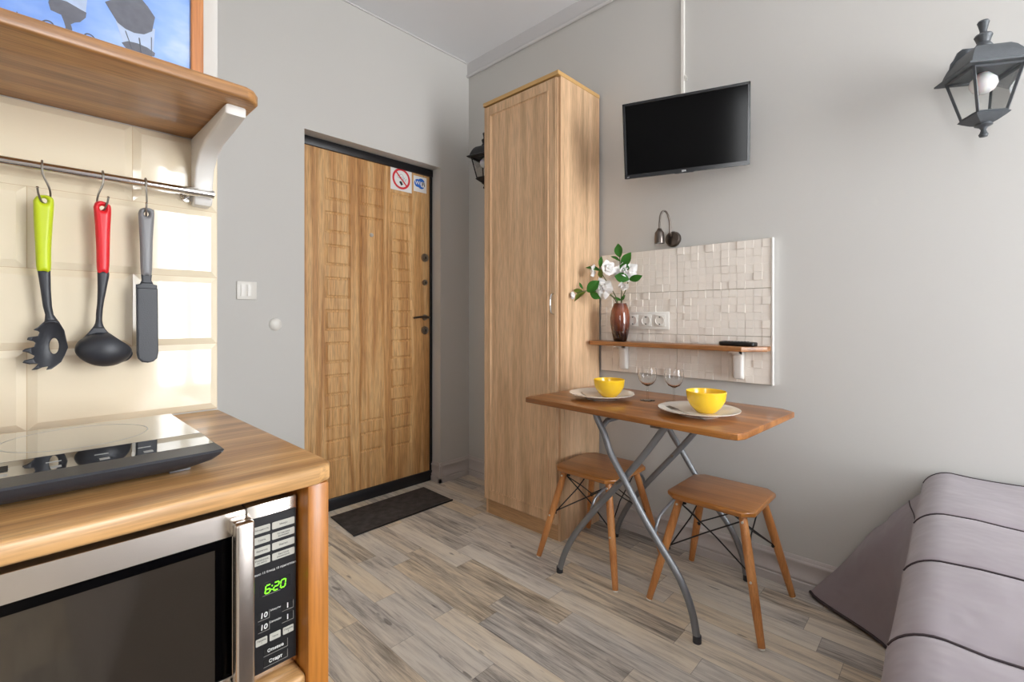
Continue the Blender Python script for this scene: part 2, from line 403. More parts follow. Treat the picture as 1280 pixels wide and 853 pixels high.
def inflate(poly, holes, cell, front, back, smoothpoly=True):
    """grid mesh filling a (y,z) outline; front(d,y,z), back(d,y,z) give x; returns bmesh-in-MB"""
    if smoothpoly: poly = [tuple(v) for v in catmull([Vector(p) for p in poly]+[Vector(poly[0])], 4)][:-1]
    loops = [poly]+holes
    ys = [p[0] for p in poly]; zs = [p[1] for p in poly]
    ny = int((max(ys)-min(ys))/cell)+3; nz = int((max(zs)-min(zs))/cell)+3; y0 = min(ys)-cell; z0 = min(zs)-cell
    cells = set()
    for i in range(ny):
        for j in range(nz):
            p = (y0+(i+.5)*cell, z0+(j+.5)*cell)
            if inside(p, poly) and not any(inside(p, h) for h in holes): cells.add((i, j))
    pos = {}
    for (i, j) in cells:
        for a, b in ((i, j), (i+1, j), (i+1, j+1), (i, j+1)):
            if (a, b) in pos: continue
            q = (y0+a*cell, z0+b*cell)
            bd = sum((a+u, b+v) in cells for u in (-1, 0) for v in (-1, 0)) < 4
            ds = [near(q, l) for l in loops]; d = min(ds, key=lambda t: t[0])
            pos[(a, b)] = ((d[1].x, d[1].y), 0.) if bd else (q, d[0])
    m = MB(); F = {}; B = {}
    for k, (q, d) in pos.items():
        F[k] = m.bm.verts.new((front(d, *q), q[0], q[1])); B[k] = m.bm.verts.new((back(d, *q), q[0], q[1]))
    for (i, j) in cells:
        ks = [(i, j), (i+1, j), (i+1, j+1), (i, j+1)]
        m.bm.faces.new([F[k] for k in ks]); m.bm.faces.new([B[k] for k in ks[::-1]])
        for (a, b), nb in (((0, 1), (i, j-1)), ((1, 2), (i+1, j)), ((2, 3), (i, j+1)), ((3, 0), (i-1, j))):
            if nb not in cells:
                try: m.bm.faces.new((F[ks[b]], F[ks[a]], B[ks[a]], B[ks[b]]))
                except ValueError: pass
    bmesh.ops.recalc_face_normals(m.bm, faces=m.bm.faces)
    return m
def rrect(x0, x1, y0, y1, r, n=5):
    out = []
    for cx, cy, a0 in ((x1-r, y0+r, -90), (x1-r, y1-r, 0), (x0+r, y1-r, 90), (x0+r, y0+r, 180)):
        for k in range(n+1):
            a = R(a0+90*k/n); out.append((cx+r*cos(a), cy+r*sin(a)))
    return out

# ------------------------------------------------------------------ the room
CEIL = 2.833; XE = 4.7; YE = -3.45
S = dict(structure=True)
obj('floor', MB().box(-.2, XE, YE, .0, -.05, 0), M['floor'], smooth=0, **S)
obj('ceiling', MB().box(-.2, XE+.2, YE-.2, .2, CEIL, CEIL+.1), M['ceil'], smooth=0, **S)
obj('wall_back', MB().box(-.25, XE+.2, 0, .2, -.05, CEIL), M['wall'], smooth=0, **S)
obj('wall_left', MB().box(-.25, 0, -.246, 0, -.05, CEIL).box(-.25, 0, -1.835, -1.128, -.05, CEIL).box(-.25, 0, -1.128, -.246, 2.06, CEIL), M['wall'], smooth=0, **S)
wk = obj('wall_kitchen', MB().box(-.25, 1.219, YE, -1.835, -.05, CEIL), M['wall_white'], smooth=0, **S)
fw = (3.05, 3.53, .95, 2.1)   # unseen opening added behind the camera as fill light, sized by its effect
obj('wall_front', MB().box(-.2, fw[0], YE-.2, YE, -.05, CEIL).box(fw[1], XE+.2, YE-.2, YE, -.05, CEIL).box(fw[0], fw[1], YE-.2, YE, -.05, fw[2]).box(fw[0], fw[1], YE-.2, YE, fw[3], CEIL), M['wall'], smooth=0, **S)
q = MB(); a, b, c, d = fw
q.box(a, a+.06, YE-.14, YE-.08, c, d).box(b-.06, b, YE-.14, YE-.08, c, d).box(a+.06, b-.06, YE-.14, YE-.08, c, c+.06).box(a+.06, b-.06, YE-.14, YE-.08, d-.06, d).box((a+b)/2-.03, (a+b)/2+.03, YE-.14, YE-.08, c+.06, d-.06)
obj('window_2', q, M['white_plastic'], smooth=0, **S)
# window wall with two tall openings
wins = [(-1.40, -.20)]
wz0, wz1 = .45, 2.5
wb = MB(); edges = [YE] + [v for w in sorted(wins) for v in w] + [0]
for i in range(0, len(edges), 2): wb.box(XE, XE+.25, edges[i], edges[i+1], -.05, CEIL)
for w in wins: wb.box(XE, XE+.25, w[0], w[1], -.05, wz0).box(XE, XE+.25, w[0], w[1], wz1, CEIL)
obj('wall_right', wb, M['wall'], smooth=0, **S)
for k, (a, b) in enumerate(wins):
    f = MB(); x0, x1 = XE+.1, XE+.16
    f.box(x0, x1, a, a+.06, wz0, wz1).box(x0, x1, b-.06, b, wz0, wz1).box(x0, x1, a+.06, b-.06, wz0, wz0+.06).box(x0, x1, a+.06, b-.06, wz1-.06, wz1)
    mid = (a+b)/2 if k else -1.13
    f.box(x0, x1, mid-.035, mid+.035, wz0+.06, wz1-.06)
    w = obj('window_%d' % (k+1), f, M['white_plastic'], smooth=0, **S)
    obj('sill', MB().box(XE-.08, XE+.1, a-.04, b+.04, wz0-.03, wz0, .006), M['white_plastic'], w)

# crown molding on the back wall
cr = MB().box(.0, XE, -.014, .0, 2.752, CEIL).tube([(0, -.012, 2.744), (XE, -.012, 2.744)], .011, 12)
obj('trim_1', cr, M['trim'], **S)
obj('trim_2', MB().box(0, .008, -1.835, -.0, CEIL-.008, CEIL), M['trim'], smooth=0, **S)
# skirting with a stepped profile
prof = [(0, 0), (.019, 0), (.019, .030), (.013, .034), (.016, .040), (.016, .046), (.010, .052), (.010, .098), (.014, .104), (.012, .111), (.007, .114), (.007, .119), (.003, .126), (0, .126)]
b1 = MB().prism([(-p[0], p[1]) for p in prof], 0, XE, 'X')
obj('baseboard_back', b1, M['basetrim'], smooth=50, **S)
b2 = MB().prism([(p[0], p[1]) for p in prof], -.265, -.0, 'Y').prism([(p[0], p[1]) for p in prof], -1.835, -1.128, 'Y')
bb = MB().prism([(-.246-p[0], p[1]) for p in prof], -.082, .019, 'X')
obj('baseboard_left', merge([b2.bm, bb.bm]), M['basetrim'], smooth=50, **S)

# ------------------------------------------------------------------ entrance door
DX = -.09
def panel_relief():
    recs = []
    zt = 1.858
    for k in range(9):
        for (a, b) in ((-.978, -.826), (-.563, -.405)):
            recs.append((a, b, zt-k*.183-.121, zt-k*.183))
    recs += [(-.772, -.613, 1.742, 1.860), (-.772, -.613, .459, 1.680), (-.772, -.613, .281, .400)]
    return recs
recs = panel_relief()
ysn = {-1.10, -.268}; zsn = {.062, 2.047}
offs = (0, .006, .012, .018)
for a, b, c, d in recs:
    for o_ in offs: ysn |= {round(a+o_, 4), round(b-o_, 4)}; zsn |= {round(c+o_, 4), round(d-o_, 4)}
ysn = sorted(ysn); zsn = sorted(zsn)
def relief(y, z):
    for a, b, c, d in recs:
        if a <= y <= b and c <= z <= d:
            e = min(y-a, b-y, z-c, d-z)
            return -(.0 if e <= 0 else .0055*min(e/.006, 1) if e < .012 else .0055*max(0, 1-(e-.012)/.006))
    return 0
lf = MB(); G = [[lf.bm.verts.new((DX+relief(y, z), y, z)) for z in zsn] for y in ysn]
for i in range(len(ysn)-1):
    for j in range(len(zsn)-1): lf.bm.faces.new((G[i][j], G[i+1][j], G[i+1][j+1], G[i][j+1]))
lf.box(DX-.06, DX-.012, -1.10, -.268, .062, 2.047)
door = thing('door_1', '', 'door'); del door['label']; del door['category']; door['kind'] = 'structure'
leaf = obj('door_leaf', lf, M['oak_door'], door, smooth=20)
fr = MB().box(-.16, -.082, -.268, -.249, .0, 2.058, .002).box(-.16, -.082, -1.128, -1.103, 0, 2.058, .002)
fr.box(-.16, -.076, -1.128, -.249, 2.012, 2.058, .002).box(-.16, -.078, -1.128, -.249, .0, .066, .002)
obj('door_frame', fr, M['black_metal'], door)
# locks
def rosette(y, z, r, d=.012):
    m = MB().lathe([(0, 0), (r, 0), (r, d*.6), (r*.92, d), (r*.55, d), (r*.5, d*1.25), (0, d*1.25)], (DX+.0005, y, z), 28, axis='X')
    # lathe axis X: profile z goes along +x
    return m
for (y, z, r) in ((-.308, 1.472, .027), (-.308, 1.309, .019), (-.308, .996, .027)):
    lk = obj('lock_cover', rosette(y, z, r), M['nickel'], door)
    obj('keyhole', MB().box(DX+.0125, DX+.0175, y-.003, y+.003, z-.009, z+.006, .001), M['dark'], lk)
h = obj('door_handle', rosette(-.308, 1.080, .019), M['nickel'], door)
obj('lever', MB().tube([(DX+.01, -.308, 1.08), (DX+.045, -.308, 1.08), (DX+.052, -.318, 1.081), (DX+.052, -.37, 1.083), (DX+.05, -.425, 1.077)], [.008, .007, .008, .007, .006], 10, 5), M['gunmetal'], h)
obj('peephole', rosette(-.694, 1.573, .012, .006), M['peep'], door)

# stickers on the door
sg = thing('no_smoking_sticker', 'white square no smoking sticker with red ring on the oak door', 'sticker', (DX, -.4855, 1.953))
obj('backing', MB().box(DX+.0006, DX+.0016, -.563, -.408, 1.877, 2.028), M['sign_white'], sg, smooth=0)
ring = MB(); n = 40; cy, cz = -.4855, 1.953
def annulus(m, cy, cz, r0, r1, x0, x1, n=40):
    for k in range(n):
        a, b = 2*pi*k/n, 2*pi*(k+1)/n
        m.prism([(cy+r0*cos(a), cz+r0*sin(a)), (cy+r1*cos(a), cz+r1*sin(a)), (cy+r1*cos(b), cz+r1*sin(b)), (cy+r0*cos(b), cz+r0*sin(b))], x0, x1, 'X')
annulus(ring, cy, cz, .052, .065, DX+.0016, DX+.0024)
mt = Matrix.Translation((0, cy, cz)) @ Matrix.Rotation(R(-45), 4, 'X')
ring.box(DX+.0020, DX+.0026, -.058, .058, -.0045, .0045, mat=mt)
obj('red_ring', ring, M['sign_red'], sg, smooth=0)
cg = MB()
cg.box(DX+.0016, DX+.0019, -.008, .008, -.024, .002, mat=Matrix.Translation((0, cy-.008, cz-.018)) @ Matrix.Rotation(R(35), 4, 'X'))
for a, b, r in ((.0, .014, .016), (.004, .004, .010), (-.018, .012, .009)):
    annulus(cg, cy+a, cz+b, r-.0012, r, DX+.0016, DX+.0019, 20)
cg.box(DX+.0016, DX+.0019, .012, .0135, -.022, .022, mat=Matrix.Translation((0, cy+.004, cz)) @ Matrix.Rotation(R(-28), 4, 'X'))
cg.box(DX+.0016, DX+.0019, .024, .0255, -.022, .02, mat=Matrix.Translation((0, cy+.004, cz)) @ Matrix.Rotation(R(-28), 4, 'X'))
obj('cigarette', cg, M['sign_black'], sg, smooth=0)
wf = thing('wifi_sticker', 'small white sticker with blue Wi-Fi cloud on the oak door', 'sticker', (DX, -.3425, 1.95))
obj('backing', MB().box(DX+.0006, DX+.0016, -.393, -.292, 1.897, 1.998), M['sign_white'], wf, smooth=0)
cl = MB()
def blob(cy, cz, ry, rz, x1, m=cl): m.prism([(cy+ry*cos(2*pi*k/24), cz+rz*sin(2*pi*k/24)) for k in range(24)], DX+.0016, x1, 'X')
blob(-.362, 1.953, .026, .026, DX+.0022); blob(-.335, 1.953, .030, .034, DX+.0024)
obj('blue_cloud', cl, M['sign_blue'], wf, smooth=0)
obj('white_patch', MB().prism(rrect(-.337, -.298, 1.932, 1.966, .006), DX+.0016, DX+.0028, 'X'), M['sign_white'], wf, smooth=0)
obj('lettering', merge([text_bm('Fi', .036, onX(DX+.003, -.318, 1.949), font_bold=True)]), M['sign_black'], wf, smooth=0)
obj('lettering', merge([text_bm('Wi', .034, onX(DX+.0026, -.361, 1.953), font_bold=True)]), M['sign_white'], wf, label='white letters', smooth=0)

# doormat
dm = MB().prism([(.004, -.99), (.296, -1.011), (.293, -.388), (.002, -.38)], .0, .007, 'Z', .002)
mt_ = solo('doormat', dm, M['doormat'], 'dark charcoal doormat on the floor in front of the oak door', 'doormat', origin=(.15, -.69, 0))
obj('binding', MB().prism([(.290, -1.013), (.302, -1.012), (.299, -.386), (.287, -.386)], .0, .009, 'Z', .002), M['black_plastic'], mt_)

# light switch and round wall cap
sw = thing('light_switch', 'white square double rocker light switch on the wall left of the door', 'light switch', (0, -1.4015, 1.208))
obj('frame', MB().box(.0005, .009, -1.445, -1.358, 1.165, 1.251, .003), M['white_plastic'], sw)
for a, b in ((-1.429, -1.402), (-1.401, -1.374)):
    obj('rocker', MB().prism([(.008, 1.181), (.0125, 1.181), (.0145, 1.208), (.012, 1.235), (.008, 1.235)], a, b, 'Y', .0008), M['white_plastic'], sw)
solo('round_cap', MB().lathe([(0, 0), (.031, 0), (.030, .005), (.024, .012), (.012, .0165), (0, .018)], (.0005, -1.271, 1.046), 36, axis='X'), M['white_plastic'],
     'small white round domed cap on the wall between light switch and door', 'wall cap', origin=(0, -1.271, 1.046))

# ------------------------------------------------------------------ wardrobe
wd = thing('wardrobe', 'tall narrow light oak wardrobe standing against the wall', 'wardrobe', (.81, -.19, 0))
x0, x1, yf, yb = .553, 1.072, -.356, -.0205
cb = MB().box(x0, x0+.017, yf+.001, yb, .0, 2.243).box(x1-.017, x1, yf+.001, yb, .0, 2.243, .0006, 1).box(x0+.017, x1-.017, yb-.006, yb, .0, 2.243).box(x0+.017, x1-.017, yf+.02, yb-.006, .075, .092)
obj('carcass', cb, M['sonoma'], wd)
obj('top_panel', MB().box(x0-.003, x1+.002, yf-.022, yb, 2.243, 2.263, .0008, 1), M['sonoma_edge'], wd, label='pale beech edged top board')
obj('plinth', MB().box(x0+.017, x1-.017, yf-.0, yf+.016, .0, .075), M['sonoma_plinth'], wd)
dr = MB(); dx0, dx1, dz0, dz1 = x0+.002, x1-.012, .082, 2.236; fy = yf-.019
ring_w = .058
xs_ = [dx0, dx0+.006, dx0+ring_w-.008, dx0+ring_w, dx0+ring_w+.004, dx1-ring_w-.004, dx1-ring_w, dx1-ring_w+.008, dx1-.006, dx1]
zs_ = [dz0, dz0+.006, dz0+ring_w-.008, dz0+ring_w, dz0+ring_w+.004, dz1-ring_w-.004, dz1-ring_w, dz1-ring_w+.008, dz1-.006, dz1]
def dh(x, z):
    e = min(x-dx0, dx1-x, z-dz0, dz1-z)
    if e <= 1e-6: return .003
    if e < ring_w-.01: return 0
    if e < ring_w-.004: return .002
    if e < ring_w+.002: return -.001 if False else .006
    return .007
G = [[dr.bm.verts.new((x, fy+dh(x, z), z)) for z in zs_] for x in xs_]
for i in range(9):
    for j in range(9): dr.bm.faces.new((G[i][j], G[i+1][j], G[i+1][j+1], G[i][j+1]))
dr.box(dx0, dx1, fy+.0075, yf-.0015, dz0, dz1)
d_ = obj('door', dr, M['sonoma'], wd, smooth=12)
obj('bead', MB().box(x0+.05, x0+.053, fy-.0025, fy+.002, dz0+.05, dz1-.05).box(x1-.065, x1-.062, fy-.0025, fy+.002, dz0+.05, dz1-.05).box(x0+.05, x1-.062, fy-.0025, fy+.002, dz0+.05, dz0+.053).box(x0+.05, x1-.062, fy-.0025, fy+.002, dz1-.053, dz1-.05), M['sonoma'], d_)
obj('handle', MB().tube([(1.043, fy, 1.195), (1.043, fy-.018, 1.185), (1.043, fy-.024, 1.145), (1.043, fy-.018, 1.105), (1.043, fy, 1.095)], .004, 10, 5), M['chrome'], d_)

# ------------------------------------------------------------------ things on the back wall
# mosaic panel
mp = thing('mosaic_panel', 'cream square mosaic tile panel mounted on the wall behind the shelf', 'tile panel', (1.5, -.01, 1.1))
px0, px1, pz0, pz1 = 1.083, 1.905, .801, 1.408
obj('backer', MB().box(px0, px1, -.017, -.002, pz0, pz1), M['mosaic_seam'], mp, smooth=0)
t = MB(); xs = [px0+.001+.0]; random.seed(3)
cw = (1.4975-px0)/12; cw2 = (1.899-1.4995)/12
zrows = [(.802, .999, 6), (1.001, 1.201, 6), (1.203, 1.407, 6)]
for (z0_, z1_, n_) in zrows:
    ch = (z1_-z0_)/n_
    for k in range(24):
        xa = px0+k*cw if k < 12 else 1.4995+(k-12)*cw2; w_ = cw if k < 12 else cw2
        for j in range(n_):
            hgt = random.choice((0, 0, 0, .0007, .0012, .003)); za = z0_+j*ch
            t.frustum(xa, xa+w_, za, za+ch, -.0187, -.0195-hgt, .0007)
obj('mosaic_tiles', t, M['mosaic'], mp, smooth=0)
obj('edge_strip', MB().box(1.9, 1.907, -.0235, -.002, pz0-.001, pz1+.001, .002), M['white_gloss'], mp, label='white plastic edge strip')
PY = -.0235
# wall shelf
ws = thing('wall_shelf', 'narrow brown wooden shelf on two white brackets across the mosaic panel', 'shelf', (1.49, -.09, .96))
pl = [(1.077, PY-.001), (1.077, -.13), (1.10, -.165), (1.795, -.165), (1.826, -.158), (1.899, -.075), (1.899, PY-.001)]
pl = [(1.077, PY-.001), (1.077, -.125), (1.105, -.152), (1.825, -.152), (1.899, -.072), (1.899, PY-.001)]
obj('board', MB().prism(pl, .941, .961, 'Z', .003), M['wshelf_wood'], ws)
for xc in (1.229, 1.778):
    pr = [(PY-.0005, .9405), (PY-.085, .9405), (PY-.085, .9355), (PY-.05, .930), (PY-.036, .918), (PY-.033, .90), (PY-.033, .835), (PY-.028, .822), (PY-.0005, .815)]
    obj('bracket', MB().prism(pr, xc-.021, xc+.021, 'X', .009, 4), M['white_gloss'], ws, label='white bracket')
# sockets
so = thing('power_socket', 'white triple power socket on the mosaic panel beside the vase', 'power socket', (1.35, PY, 1.065))
obj('frame', MB().box(1.236, 1.465, PY-.008, PY-.0005, 1.022, 1.107, .003), M['white_plastic'], so)
for k in range(3):
    xc = 1.275+k*.0715+.002; zc = 1.0645
    ins = obj('socket_insert', MB().box(xc-.029, xc+.029, PY-.011, PY-.008, zc-.029, zc+.029, .002), M['white_plastic'], so)
    w_ = MB().lathe([(.0235, -.003), (.0235, -.0055), (.021, -.0055), (.0195, -.001), (.0195, .0), (.0, .0)], (xc, PY-.0085, zc), 28, axis='Y')
    obj('socket_well', w_, M['ceramic'], ins)
    obj('socket_holes', MB().lathe([(0, -.001), (.0042, -.001), (.0042, -.0014), (0, -.0014)], (xc-.0095, PY-.0088, zc), 10, axis='Y').lathe([(0, -.001), (.0042, -.001), (.0042, -.0014), (0, -.0014)], (xc+.0095, PY-.0088, zc), 10, axis='Y').box(xc-.003, xc+.003, PY-.0145, PY-.0095, zc+.014, zc+.0195).box(xc-.003, xc+.003, PY-.0145, PY-.0095, zc-.0195, zc-.014), M['darktext'], ins)
# remote
rc = thing('remote_control', 'black remote control lying on the right end of the wall shelf', 'remote control', (1.79, -.085, .961), (0, 0, R(-6)))
obj('case', MB().prism(rrect(-.073, .073, -.024, .024, .012), .001, .018, 'Z', .005, 3), M['black_plastic'], rc, world=False)
bt = MB()
for i in range(8):
    for j in range(3): bt.box(-.055+i*.013-.004, -.055+i*.013+.004, -.014+j*.014-.004, -.014+j*.014+.004, .0175, .0195, .001)
obj('buttons', bt, M['darkgrey'], rc, world=False)
# gooseneck reading lamp
rl = thing('reading_lamp', 'small gunmetal gooseneck reading lamp on the wall above the mosaic panel', 'wall lamp', (1.47, 0, 1.452))
obj('base', MB().lathe([(0, -.0005), (.037, -.0005), (.037, -.014), (.033, -.02), (0, -.022)], (1.474, 0, 1.452), 36, axis='Y'), M['gunmetal'], rl)
obj('gooseneck', MB().tube([(1.474, -.015, 1.462), (1.474, -.036, 1.475), (1.474, -.04, 1.50), (1.472, -.043, 1.54), (1.462, -.052, 1.575), (1.45, -.064, 1.579), (1.443, -.074, 1.56), (1.441, -.079, 1.52), (1.441, -.08, 1.485)], .0045, 12, 6), M['gunmetal'], rl)
sh = obj('lamp_head', MB().lathe([(0, .07), (.009, .07), (.012, .062), (.021, .05), (.0225, .02), (.0225, 0), (.019, 0), (.018, .01), (0, .01)], (1.441, -.08, 1.427), 32), M['gunmetal'], rl)
obj('bulb', MB().lathe([(0, 0), (.012, .001), (.012, .008), (0, .009)], (1.441, -.08, 1.4285), 20), M['bulb'], sh)

# TV
tvc = Vector((1.607, -.195, 1.865))
tdir = Vector((1.845-1.368, -.11+.277, 0)); tyaw = math.atan2(tdir.y, tdir.x)
tv = thing('television', 'black flat television tilted forward on the wall above the shelf', 'television', tvc, (R(-11), 0, 0))
tv.rotation_euler = Euler((R(11), 0, tyaw), 'XYZ'); WM[tv] = Matrix.Translation(tvc) @ Euler((R(11), 0, tyaw), 'XYZ').to_matrix().to_4x4()
W2, H2 = .2535, .160
tb = MB().box(-W2, W2, 0, .018, -H2, H2, .003).box(-W2+.05, W2-.05, .018, .042, -H2+.03, H2-.04, .01)
obj('case', tb, M['tv_bezel'], tv, world=False)
bz = MB().box(-W2, W2, -.006, .0, H2-.011, H2, .0012, 1).box(-W2, -W2+.011, -.006, .0, -H2, H2, .0012, 1).box(W2-.011, W2, -.006, 0, -H2, H2, .0012, 1)
bz.prism([(-W2, -H2), (-.045, -H2), (-.035, -H2-.003), (.035, -H2-.003), (.045, -H2), (W2, -H2), (W2, -H2+.016), (-W2, -H2+.016)], -.007, 0, 'Y')
obj('bezel', bz, M['tv_bezel'], tv, world=False)
obj('screen', MB().box(-W2+.010, W2-.010, -.003, .001, -H2+.015, H2-.010), M['screen'], tv, world=False, smooth=0)
obj('logo', merge([text_bm('BBK', .011, onY(-.0, -.0074, -H2+.006), extrude=.0003)]), M['whitetext'], tv, world=False, smooth=0)
obj('lettering', merge([text_bm('LED', .006, onY(-W2+.016, -.0074, -H2+.006), extrude=.0003)]), M['whitetext'], tv, world=False, smooth=0)
# mount arm
arm = MB().box(1.55, 1.65, -.012, -.0005, 1.80, 1.93, .002).tube([(1.60, -.01, 1.865), (1.60, -.12, 1.86)], .014, 12).box(1.56, 1.64, -.135, -.115, 1.80, 1.92, .003)
obj('wall_mount', arm, M['black_metal'], tv)
# conduit
cd = thing('cable_conduit', 'thin white cable conduit running down the wall to the television', 'conduit', (1.522, -.01, 2.3))
obj('channel', MB().box(1.514, 1.529, -.0125, -.0003, 1.96, 2.733, .001, 1), M['white_plastic'], cd)
obj('clamp', MB().box(1.529, 1.541, -.011, -.0003, 2.186, 2.197, .002).prism([(1.529, 2.207), (1.541, 2.186), (1.541, 2.196), (1.534, 2.212)], -.011, -.0003, 'Y'), M['white_plastic'], cd)

# ------------------------------------------------------------------ lanterns
def lantern(name_label, loc, yaw, mats, armdir):
    """four-sided coach lantern, local origin at body centre on top rim height"""
    rot = (0, 0, yaw)
    L_ = thing('wall_lantern', name_label, 'wall lantern', loc, rot, None)
    a, b = .061, .036   # half widths top / bottom of the glass body
    zt, zb = 0., -.128
    f = MB()
    for sx in (-1, 1):
        for sy in (-1, 1):
            f.tube([(sx*a, sy*a, zt), (sx*b, sy*b, zb)], .0048, 4)
    for s_ in (-1, 1):
        for (h_, z_, r_) in ((a, zt, .0045), (b, zb, .0048)):
            f.tube([(-h_, s_*h_, z_), (h_, s_*h_, z_)], r_, 4); f.tube([(s_*h_, -h_, z_), (s_*h_, h_, z_)], r_, 4)
    obj('body_frame', f, mats, L_, world=False, smooth=20)
    def sq(m, prof, cap=True):
        m.rings([[(-r, -r, z), (r, -r, z), (r, r, z), (-r, r, z)] for r, z in prof], cap=cap)
    rf = MB(); sq(rf, [(.060, .001), (.083, .001), (.083, .006), (.070, .013), (.066, .026), (.060, .042), (.052, .057), (.042, .068), (.034, .070)])
    for k in range(4):   # small crested crown behind the roof
        pass
    obj('roof', rf, mats, L_, world=False, smooth=20)
    cr_ = MB().prism([(-.064, .030), (-.058, .062), (-.050, .072), (-.040, .094), (-.028, .103), (.028, .103), (.040, .094), (.050, .072), (.058, .062), (.064, .030)], .044, .049, 'Y')
    obj('roof_crest', cr_, mats, L_, world=False, smooth=20)
    fi = MB().lathe([(.0, .066), (.020, .068), (.022, .082), (.015, .094), (.018, .104), (.0215, .114), (.019, .119), (.010, .123), (.0085, .130), (.012, .148), (.0145, .156), (.012, .161), (0, .163)], (0, 0, 0), 24)
    obj('finial', fi, mats, L_, world=False)
    bt_ = MB(); sq(bt_, [(.040, zb-.002), (.043, zb-.006), (.036, zb-.013), (.022, zb-.024), (.014, zb-.028)])
    bt_.lathe([(0, zb-.02), (.02, zb-.024), (.021, zb-.031), (.010, zb-.037), (.006, zb-.044), (.008, zb-.052), (.0115, zb-.059), (.009, zb-.065), (0, zb-.067)], (0, 0, 0), 24)
    obj('bottom_cap', bt_, mats, L_, world=False, smooth=30)
    for q in range(4):
        g = MB(); a2, b2 = a-.001, b-.001
        v = [g.bm.verts.new(p) for p in ((-a2, -a2, zt), (a2, -a2, zt), (b2, -b2, zb), (-b2, -b2, zb))]; g.bm.faces.new(v)
        bmesh.ops.solidify(g.bm, geom=g.bm.faces[:], thickness=.0012)
        bmesh.ops.rotate(g.bm, cent=(0, 0, 0), matrix=Matrix.Rotation(q*pi/2, 3, 'Z'), verts=g.bm.verts)
        obj('glass_pane', g, M['pane'], L_, world=False, smooth=0)
    bl = MB().lathe([(0, -.062), (.013, -.060), (.026, -.051), (.033, -.036), (.031, -.020), (.020, -.007), (.014, .0), (0, .001)], (0, 0, 0), 28)
    bu = obj('bulb', bl, M['bulb'], L_, world=False, label='white opal bulb')
    # arm and wall plate, in world orientation (wall is at y = 0)
    X, Y, Z = loc
    ar = MB().tube([(X, -.006, Z+.045), (X, -.025, Z+.05), (X, Y+.045, Z+.065), (X, Y+.01, Z+.082)], .008, 10, 6)
    ar.prism([(X-.018, Z+.01), (X-.022, Z+.04), (X-.018, Z+.085), (X, Z+.10), (X+.018, Z+.085), (X+.022, Z+.04), (X+.018, Z+.01)], -.008, -.0005, 'Y', .0015)
    obj('wall_arm', ar, mats, L_)
    return L_
lantern('graphite coach lantern with white bulb on the wall above the bed', (2.512, -.118, 1.826), R(30), M['lantern'], 0)
lantern('small black coach lantern half hidden behind the wardrobe', (.268, -.10, 2.095), R(12), M['lantern_dark'], 0)

# ------------------------------------------------------------------ vase and flowers
solo('vase', MB().lathe([(0, 0), (.030, 0), (.033, .006), (.041, .04), (.0475, .085), (.0485, .115), (.044, .15), (.034, .178), (.030, .188), (.026, .188), (.027, .176), (.012, .17), (0, .17)], (0, 0, 0), 48),
     M['vase'], 'barrel shaped brown glass vase darkening to black at its foot on the wall shelf', 'vase')
bpy.data.objects['vase'].location = (1.240, -.092, .9625); WM[bpy.data.objects['vase']] = Matrix.Translation((1.240, -.092, .9625))
def leafmesh(m, p, q, w, nrm=(0, -1, 0), fold=.25, curl=.12, n=7, tw=0.):
    p, q = Vector(p), Vector(q); d = q-p; L_ = d.length; t = d.normalized(); nn = Vector(nrm); nn = (nn-t*nn.dot(t)).normalized()
    if tw: nn.rotate(Matrix.Rotation(tw, 3, t))
    s = t.cross(nn)
    rows = []
    for i in range(n+1):
        u = i/n; ww = w*.5*(sin(pi*min(1, u*.94+.03))**.75)*(1 if u < .6 else 1-.55*((u-.6)/.4)**2)
        if i == n: ww = w*.02
        c = p+d*u+nn*(curl*L_*sin(pi*u))
        rows.append([m.bm.verts.new(c+s*ww*k+nn*(-fold*ww*(1-abs(k))+0)) for k in (-1, -.5, 0, .5, 1)])
    for a, b in zip(rows, rows[1:]):
        for k in range(4): m.bm.faces.new((a[k], a[k+1], b[k+1], b[k]))
def leaves(parent, arr, mat, wname='leaf'):
    for (p, q, w, tw) in arr:
        m = MB(); leafmesh(m, p, q, w, tw=tw)
        bmesh.ops.solidify(m.bm, geom=m.bm.faces[:], thickness=.0006)
        obj(wname, m, mat, parent, smooth=60)
def blossom(parent, c, r, face, seed, npet=(6, 5, 4), open_=(.95, .65, .35)):
    random.seed(seed); c = Vector(c); face = Vector(face).normalized()
    u = face.orthogonal().normalized(); v = face.cross(u); m = MB()
    for li, (np_, op) in enumerate(zip(npet, open_)):
        for k in range(np_):
            a = 2*pi*k/np_+li*.5+random.uniform(-.15, .15)
            dr_ = (u*cos(a)+v*sin(a)); rr = r*(1-.22*li)*random.uniform(.9, 1.1)
            tip = c+dr_*rr*op+face*rr*(1-op)*1.1
            leafmesh(m, c+dr_*r*.06, tip, rr*.82, nrm=face, fold=-.35, curl=-.18, n=6)
    m.lathe([(0, -.1*r), (.12*r, 0), (.1*r, .25*r), (0, .32*r)], (0, 0, 0), 8, mat=Matrix.Translation(c) @ face.to_track_quat('Z', 'Y').to_matrix().to_4x4())
    bmesh.ops.solidify(m.bm, geom=m.bm.faces[:], thickness=.0005)
    o = obj('blossom', m, M['petal'], parent, smooth=60)
    return o
vx, vy, vz = 1.240, -.092, 1.02
f1 = thing('flower_stem', 'left drooping artificial gardenia stem with a closed white bud beside the wardrobe', 'artificial flower', (vx-.01, vy-.01, 1.145))
obj('stem', MB().tube([(vx-.006, vy-.004, vz), (vx-.012, vy-.01, 1.145), (1.205, -.13, 1.19), (1.165, -.18, 1.208), (1.128, -.23, 1.210), (1.10, -.262, 1.20)], .0022, 8, 5), M['stem'], f1)
blossom(f1, (1.094, -.272, 1.190), .032, (-.5, -.5, -.1), 2, (5, 4), (.45, .25))
